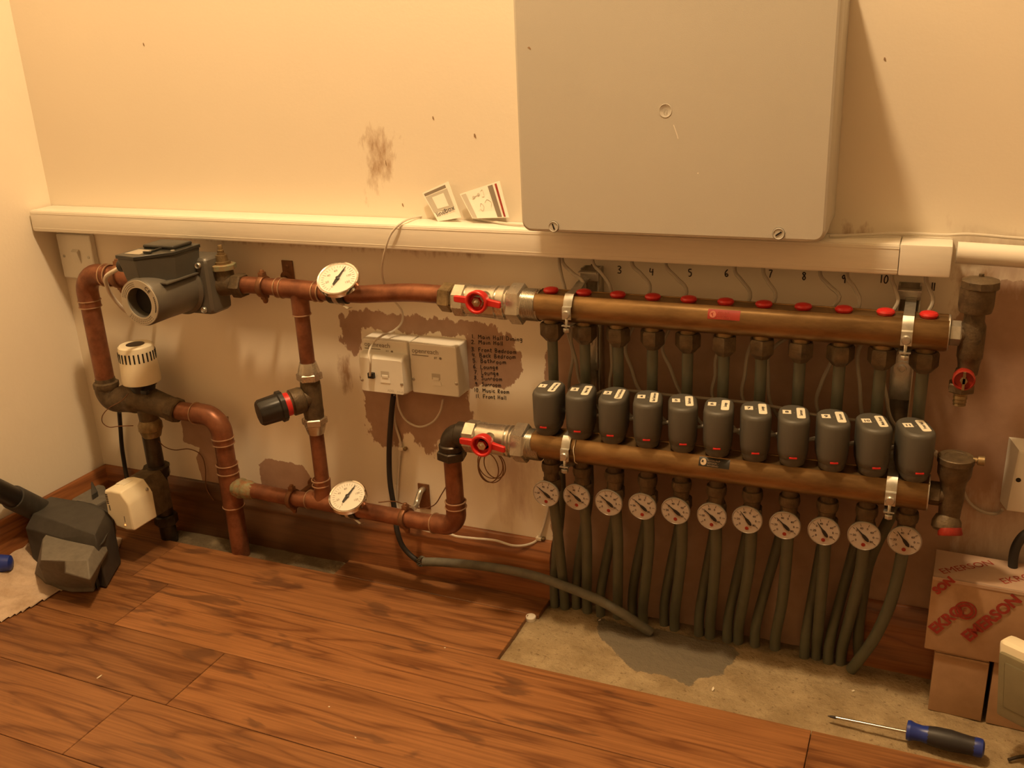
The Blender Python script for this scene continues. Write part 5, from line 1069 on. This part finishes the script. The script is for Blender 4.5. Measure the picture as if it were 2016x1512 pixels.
def carton(label, corners, zb, zt, name='cardboard_box', m='card'):
    t = thing(name, label, 'cardboard box', ((corners[0][0]+corners[1][0])/2, (corners[0][1]+corners[3][1])/2, zb)); return t
yf = -.094; zf_ = -.008
xa, xb = 1.591, 1.6585
zt_c = .0925
def box_local(mb, x0, x1, y0, y1, z0, z1, ang, bev=.0012):
    Mx = Matrix.Translation((x0, y0, 0)) @ Matrix.Rotation(math.radians(ang), 4, 'Z') @ Matrix.Translation((-x0, -y0, 0)); mb.box((x0, y0, z0), (x1, y1, z1), bev=bev, M=Mx); return Mx
t = thing('cardboard_box', 'small plain brown cardboard box on the bare floor, left of the lower two', 'cardboard box', (xa+.033, -.055, zf_))
mb = MB(); Mx = box_local(mb, xa, xb, -.092, -.022, zf_+.0006, .088, -2); mb.build('carton', M['card'], t)
mb = MB(); mb.box((xa+.001, -.0925, .0850), (xb-.001, -.0230, .0880), M=Mx); mb.box((xa+.001, -.0910, .0885), (xb-.001, -.0230, .0910), M=Mx); mb.build('top_flap', M['cardedge'], t)
t = thing('cardboard_box', 'plain brown cardboard box on the floor, right of the small one under the red-printed box', 'cardboard box', (1.72, -.055, zf_))
mb = MB(); Mx = box_local(mb, 1.6640, 1.79, -.0945, -.022, zf_+.0006, .0915, -2); mb.build('carton', M['card'], t)
P0 = at(1820, 1265, y=-.0905)
t = thing('cardboard_box', 'brown cardboard box with red printed tape lying on the two plain cartons', 'cardboard box', (1.66, -.05, .093))
bx0, bx1, by0, by1, bz0, bz1 = 1.5770, 1.78, -.0960, -.020, .0935, .2060
mb = MB(); Mx = box_local(mb, bx0, bx1, by0, by1, bz0, bz1, -2, .0015); ct = mb.build('carton', M['card'], t)
mb = MB(); mb.box((bx0+.0005, by0+.001, bz1-.0002), (bx1, by1, bz1+.0006), M=Mx); mb.box((bx0+.0005, by0-.0006, bz1-.004), (bx1, by0+.002, bz1+.0006), M=Mx); mb.build('parcel_tape', M['tape'], t)
F0 = Mx @ V((bx0, by0-.0007, bz0)); fx = (Mx.to_3x3() @ V((1, 0, 0))).normalized(); fz = V((0, 0, 1)); fn = fx.cross(fz)
def fpt(u, v):
    p = at(u, v, y=by0-.001); return V((p.x, F0.y+(p.x-F0.x)*fx.y/fx.x, p.z))
def band_text(s, p0, p1, size, nm):
    p0, p1 = fpt(*p0), fpt(*p1); xd = (p1-p0).normalized(); yd = xd.cross(fn)*-1; yd = V((-xd.z, 0, xd.x)).normalized()
    mb = MB(); text_mesh(mb, s, size, p0, xd, yd, depth=.0004, bold=.0009); return mb.build(nm, M['redprint'], ct)
band_text('EKRO', (1843, 1248), (1888, 1212), .0205, 'red_print')
band_text('EMERSON', (1908, 1262), (2000, 1190), .021, 'red_print')
band_text('SON', (1846, 1170), (1870, 1152), .015, 'red_print')
c = fpt(1901, 1201); mb = MB(); fnn = -fn if fn.y > 0 else fn
mb.annulus(c, fnn, [(0, .0135), (0, .0110), (.0004, .0110), (.0004, .0135)], n=32); mb.build('printed_ring', M['redprint'], ct)
mb = MB(); mb.annulus(c, fnn, [(0, .0098), (0, .0060), (.0004, .0060), (.0004, .0098)], n=32); mb.build('printed_ring', M['redprint'], ct)
mb = MB(); text_mesh(mb, 'F', .011, c+V((-.0035, -.0002, -.004)), fx, fz, depth=.0004); mb.build('printed_letter', M['redprint'], ct)
mb = MB(); text_mesh(mb, 'EMERSON', .018, Mx @ V((bx0+.012, by0+.010, bz1+.0007)), Mx.to_3x3() @ V((.62, .5, 0)), Mx.to_3x3() @ V((-.5, .62, 0)), depth=.0003); mb.build('tape_print', M['redprint'], t)
mb = MB(); text_mesh(mb, 'EKRO', .018, Mx @ V((bx0+.085, by0+.012, bz1+.0007)), Mx.to_3x3() @ V((.62, .5, 0)), Mx.to_3x3() @ V((-.5, .62, 0)), depth=.0003); mb.build('tape_print', M['redprint'], t)
t = thing('plastic_device', 'cream plastic housing with olive panel propped against the cartons at the right edge', 'device', (1.69, -.12, -.008))
Mx = Matrix.Translation(at(1984, 1312, y=-.128)+V((.004, 0, 0))) @ Matrix.Rotation(math.radians(-38), 4, 'Z') @ Matrix.Rotation(math.radians(-6), 4, 'Y')
mb = MB(); mb.box((0, -.030, -.040), (.085, -.004, .052), bev=.010, seg=3, M=Mx); mb.build('housing', M['cream'], t)
mb = MB(); mb.box((.006, -.036, -.052), (.080, -.028, .038), bev=.004, M=Mx); pn = mb.build('front_panel', M['panelgreen'], t)
mb = MB(); mb.box((.016, -.0375, -.035), (.070, -.0350, .028), bev=.002, M=Mx); mb.build('panel_window', M['panelgreen'], pn)

# ------------------------------------------------------------------ screwdriver, odds and ends on the floor
s0 = at(1627, 1411, z=.006); s1 = at(1785, 1441, z=.010); s2 = at(1938, 1474, z=.014)
t = thing('screwdriver', 'crosshead screwdriver with blue and black grip lying on the bare floor edge', 'screwdriver', s1)
dd_ = (s2-s1).normalized(); mb = MB(); s0 = s1-dd_*(s1-s0).length*.99; s0.z = .004
mb.cyl(s0+(s1-s0)*.11, s1+dd_*.004, .0021, n=14); mb.build('shaft', M['steel'], t)
mb = MB(); mb.lathe(s0, (s1-s0), [(0, .0004), (.004, .0016), (.010, .0021), ((s1-s0).length*.12, .0022)], n=8); mb.build('tip', M['ink'], t)
HL = (s2-s1).length
s1h = V(s1); s1h.z = .0135; dh = V((dd_.x, dd_.y, 0)).normalized()
mb = MB(); mb.lathe(s1h, dh, [(-.001, .006), (.000, .0125), (.004, .0135), (.009, .0115), (.018, .0105), (HL*.28, .0118), (HL*.29, .0100)], n=20); mb.build('blue_guard', M['blue'], t)
mb = MB(); mb.lathe(s1h+dh*HL*.27, dh, [(0, .0118), (HL*.10, .0132), (HL*.30, .0140), (HL*.42, .0128), (HL*.55, .0120), (HL*.60, .0121)], n=14); mb.build('black_grip', M['bluegrip'], t)
mb = MB(); mb.lathe(s1h+dh*HL*.855, dh, [(0, .0118), (HL*.06, .0125), (HL*.12, .0118), (HL*.145, .0080), (HL*.15, .0005)], n=20); mb.build('blue_end_cap', M['blue'], t)
c = at(1045, 1217, z=-.004); c.z = -.007
t = thing('round_stopper', 'small round white cap in the notch at the corner of the floorboards', 'stopper', c)
mb = MB(); mb.lathe(c, (0, 0, 1), [(0, .0085), (.006, .0088), (.0072, .0080), (.0072, .0066), (.0058, .0060), (.0058, .0003)], n=28); mb.build('cap_body', M['face'], t)
mb = MB(); p = at(1985, 1496, z=-.004); mb.tube([p, p+V((.016, .009, .003)), p+V((.040, .018, .004))], .0022, n=8); tag(mb.build('bolt_stud', M['iron']), 'short dark metal stud on the bare floor at the bottom right', 'bolt')
FL = [((1181, 1221), .006, .0025, 'pale paper scrap on the screed beside the grey mortar and pipes'), ((1404, 1357), .010, .003, 'pale flake lying on the screed below the grey mortar'), ((1217, 1213), .005, .003, 'pale flake under the grey conduit by the pipes'),
      ((876, 1276), .0025, .0020, 'tiny white crumb on the boards left of the bare floor notch'), ((648, 1392), .003, .0018, 'tiny white crumb on the floorboards at centre left'), ((700, 1453), .0035, .0015, 'tiny white crumb near the bottom of the floorboards'),
      ((196, 1333), .010, .0018, 'sliver of white debris on the left floorboards'), ((203, 1139), .007, .0045, 'pale chip on the floor beside the vacuum nozzle'), ((1680, 1361), .005, .003, 'pale crumb on the screed between pipes and screwdriver')]
for (u, v), a, b, lb in FL:
    z = -.0075 if u > 1100 else .0002
    c = at(u, v, z=z); an = random.uniform(0, 3); xd = V((math.cos(an), math.sin(an), 0)); yd = V((-xd.y, xd.x, 0)); mb = MB()
    mb.prism([c+xd*a*.5+yd*b*.2, c+xd*a*.2+yd*b*.55, c-xd*a*.45+yd*b*.4, c-xd*a*.5-yd*b*.3, c+xd*a*.1-yd*b*.5], (0, 0, .0012)); tag(mb.build('paint_flake', M['chip'], bev=0), lb, 'flake', 'flakes and crumbs on the floor')

# ------------------------------------------------------------------ vacuum nozzle, tube and towel at the left
t = thing('vacuum_nozzle', 'dark grey dusty vacuum floor head lying by the left wall with its tube', 'vacuum cleaner head', (.10, -.2, 0))
def slab(name, pix, zt, zb, m, parent, bev=.004, push=None):
    top = [at(u-6, v-8, z=zt) for u, v in pix]; mb = MB()
    c = sum(top, V((0, 0, 0)))/len(top); mb.prism([V((p.x, p.y, zb)) for p in top], (0, 0, zt-zb)); o = mb.build(name, M[m], parent, bev=bev); return o
# base plate in the shape of an L, then the two raised blocks
def stack(name, rings, m, parent, bev=.003):
    mb = MB(); mb.loft([[at(u, v, z=z) for u, v in pix] for z, pix in rings]); return mb.build(name, M[m], parent, bev=bev, sharp=28)
def drop(ring, z): return [V((p.x, p.y, z)) for p in ring]
def stack2(name, levels, m, parent, bev=.002):
    "levels: (height, image outline) from the top down, closed off by dropping the last outline to the floor"
    rings = [[at(u, v, z=z) for u, v in pix] for z, pix in levels]; rings.append(drop(rings[-1], .003))
    for r in rings:
        for p in r: p.x = max(p.x, .0215)
    mb = MB(); mb.loft(rings[::-1]); return mb.build(name, M[m], parent, bev=bev, sharp=28)
stack2('neck_block', [(.108, [(77, 981), (85, 974), (165, 988), (203, 1003), (206, 1011), (187, 1053), (126, 1031), (65, 1011)]), (.088, [(60, 1012), (80, 990), (168, 1000), (216, 1012), (222, 1028), (192, 1075), (122, 1060), (50, 1040)])], 'vac', t)
stack2('side_band', [(.084, [(150, 984), (180, 990), (214, 1004), (225, 1024), (205, 1066), (192, 1078), (180, 1060), (160, 1030)]), (.026, [(150, 1020), (184, 1030), (224, 1040), (229, 1058), (209, 1102), (188, 1140), (172, 1120), (150, 1080)])], 'vac', t)
stack2('front_block', [(.086, [(84, 1060), (95, 1046), (119, 1041), (184, 1054), (189, 1068), (173, 1102), (130, 1103), (80, 1103)]), (.066, [(78, 1086), (92, 1062), (125, 1056), (206, 1066), (212, 1084), (177, 1142), (128, 1128), (77, 1114)]),
      (.012, [(68, 1130), (90, 1100), (125, 1090), (218, 1082), (216, 1100), (183, 1157), (139, 1158), (90, 1146)])], 'vaclight', t)
p0 = at(-40, 948, x=.07); p1 = at(70, 1000, z=.098); p2 = at(80, 1005, z=.093)
mb = MB(); pm = p0.lerp(p1, .62); mb.cyl(p0+(p0-p1)*2.2, pm, .0195, n=26); mb.build('tube', M['black'], t)
mb = MB(); mb.cyl(pm-(p1-p0).normalized()*.01, p2, .0225, n=26); mb.build('tube_socket', M['vac'], t)
t = thing('nozzle_attachment', 'dusty grey plastic attachment in the corner behind the vacuum head', 'vacuum attachment', (.05, -.05, 0))
stack2('attachment_body', [(.082, [(128, 980), (140, 958), (168, 948), (206, 955), (216, 980), (186, 996), (150, 992)])], 'vaclight', t, .004)
stack2('attachment_rib', [(.094, [(163, 946), (176, 946), (192, 966), (180, 974)])], 'vac', t, .002)

def towel():
    pix = [(-60, 1150), (10, 1088), (60, 1075), (110, 1075), (205, 1055), (238, 1062), (225, 1100), (200, 1122), (130, 1155), (60, 1195), (-20, 1232), (-90, 1250)]
    out = [at(u, v, z=.001) for u, v in pix]; x0, x1 = min(p.x for p in out), max(p.x for p in out); y0, y1 = min(p.y for p in out), max(p.y for p in out)
    poly = [(p.x, p.y) for p in out]; n = 70; b = bmesh.new(); grid = {}
    for j in range(n+1):
        for i in range(n+1):
            x = x0+(x1-x0)*i/n; y = y0+(y1-y0)*j/n; s = poly_sdf((x, y), poly)
            if s > -.006 and x > .012:
                e = min(1, max(0, (s+.006)/.014))**.5; h = e*.0075*(.75+.5*noise.noise((x*14, y*30, 1)))+e*.034*max(0, 1-(x-.012)/.09)**1.5*min(1, max(0, (-y-.17)/.05))+.003*abs(math.sin((y*.8-x*.5)*110))*min(1, max(0, s/.03)); grid[i, j] = b.verts.new((x, y, .0006+max(0, h)))
    for (i, j) in list(grid):
        if (i+1, j) in grid and (i, j+1) in grid and (i+1, j+1) in grid: b.faces.new([grid[i, j], grid[i+1, j], grid[i+1, j+1], grid[i, j+1]])
    me = bpy.data.meshes.new('towel'); b.to_mesh(me); b.free(); me.materials.append(M['towel'])
    for p in me.polygons: p.use_smooth = True
    o = bpy.data.objects.new('towel', me); COL.objects.link(o); md = o.modifiers.new('solid', 'SOLIDIFY'); md.thickness = .0005; md.offset = 1; return o
tag(towel(), 'grubby beige towel spread on the floor under the vacuum head', 'towel')
bp_ = at(25, 1108, z=.040); q_ = at(-60, 1112, z=.045)
t = thing('tool_handle', 'end of a blue plastic tool handle on the towel at the left edge', 'tool handle', bp_)
dv = (q_-bp_).normalized(); mb = MB(); mb.lathe(bp_, dv, [(0, .0005), (.0006, .008), (.004, .0140), (.02, .0165), (.09, .0160)], n=14); mb.build('blue_handle', M['blue'], t)
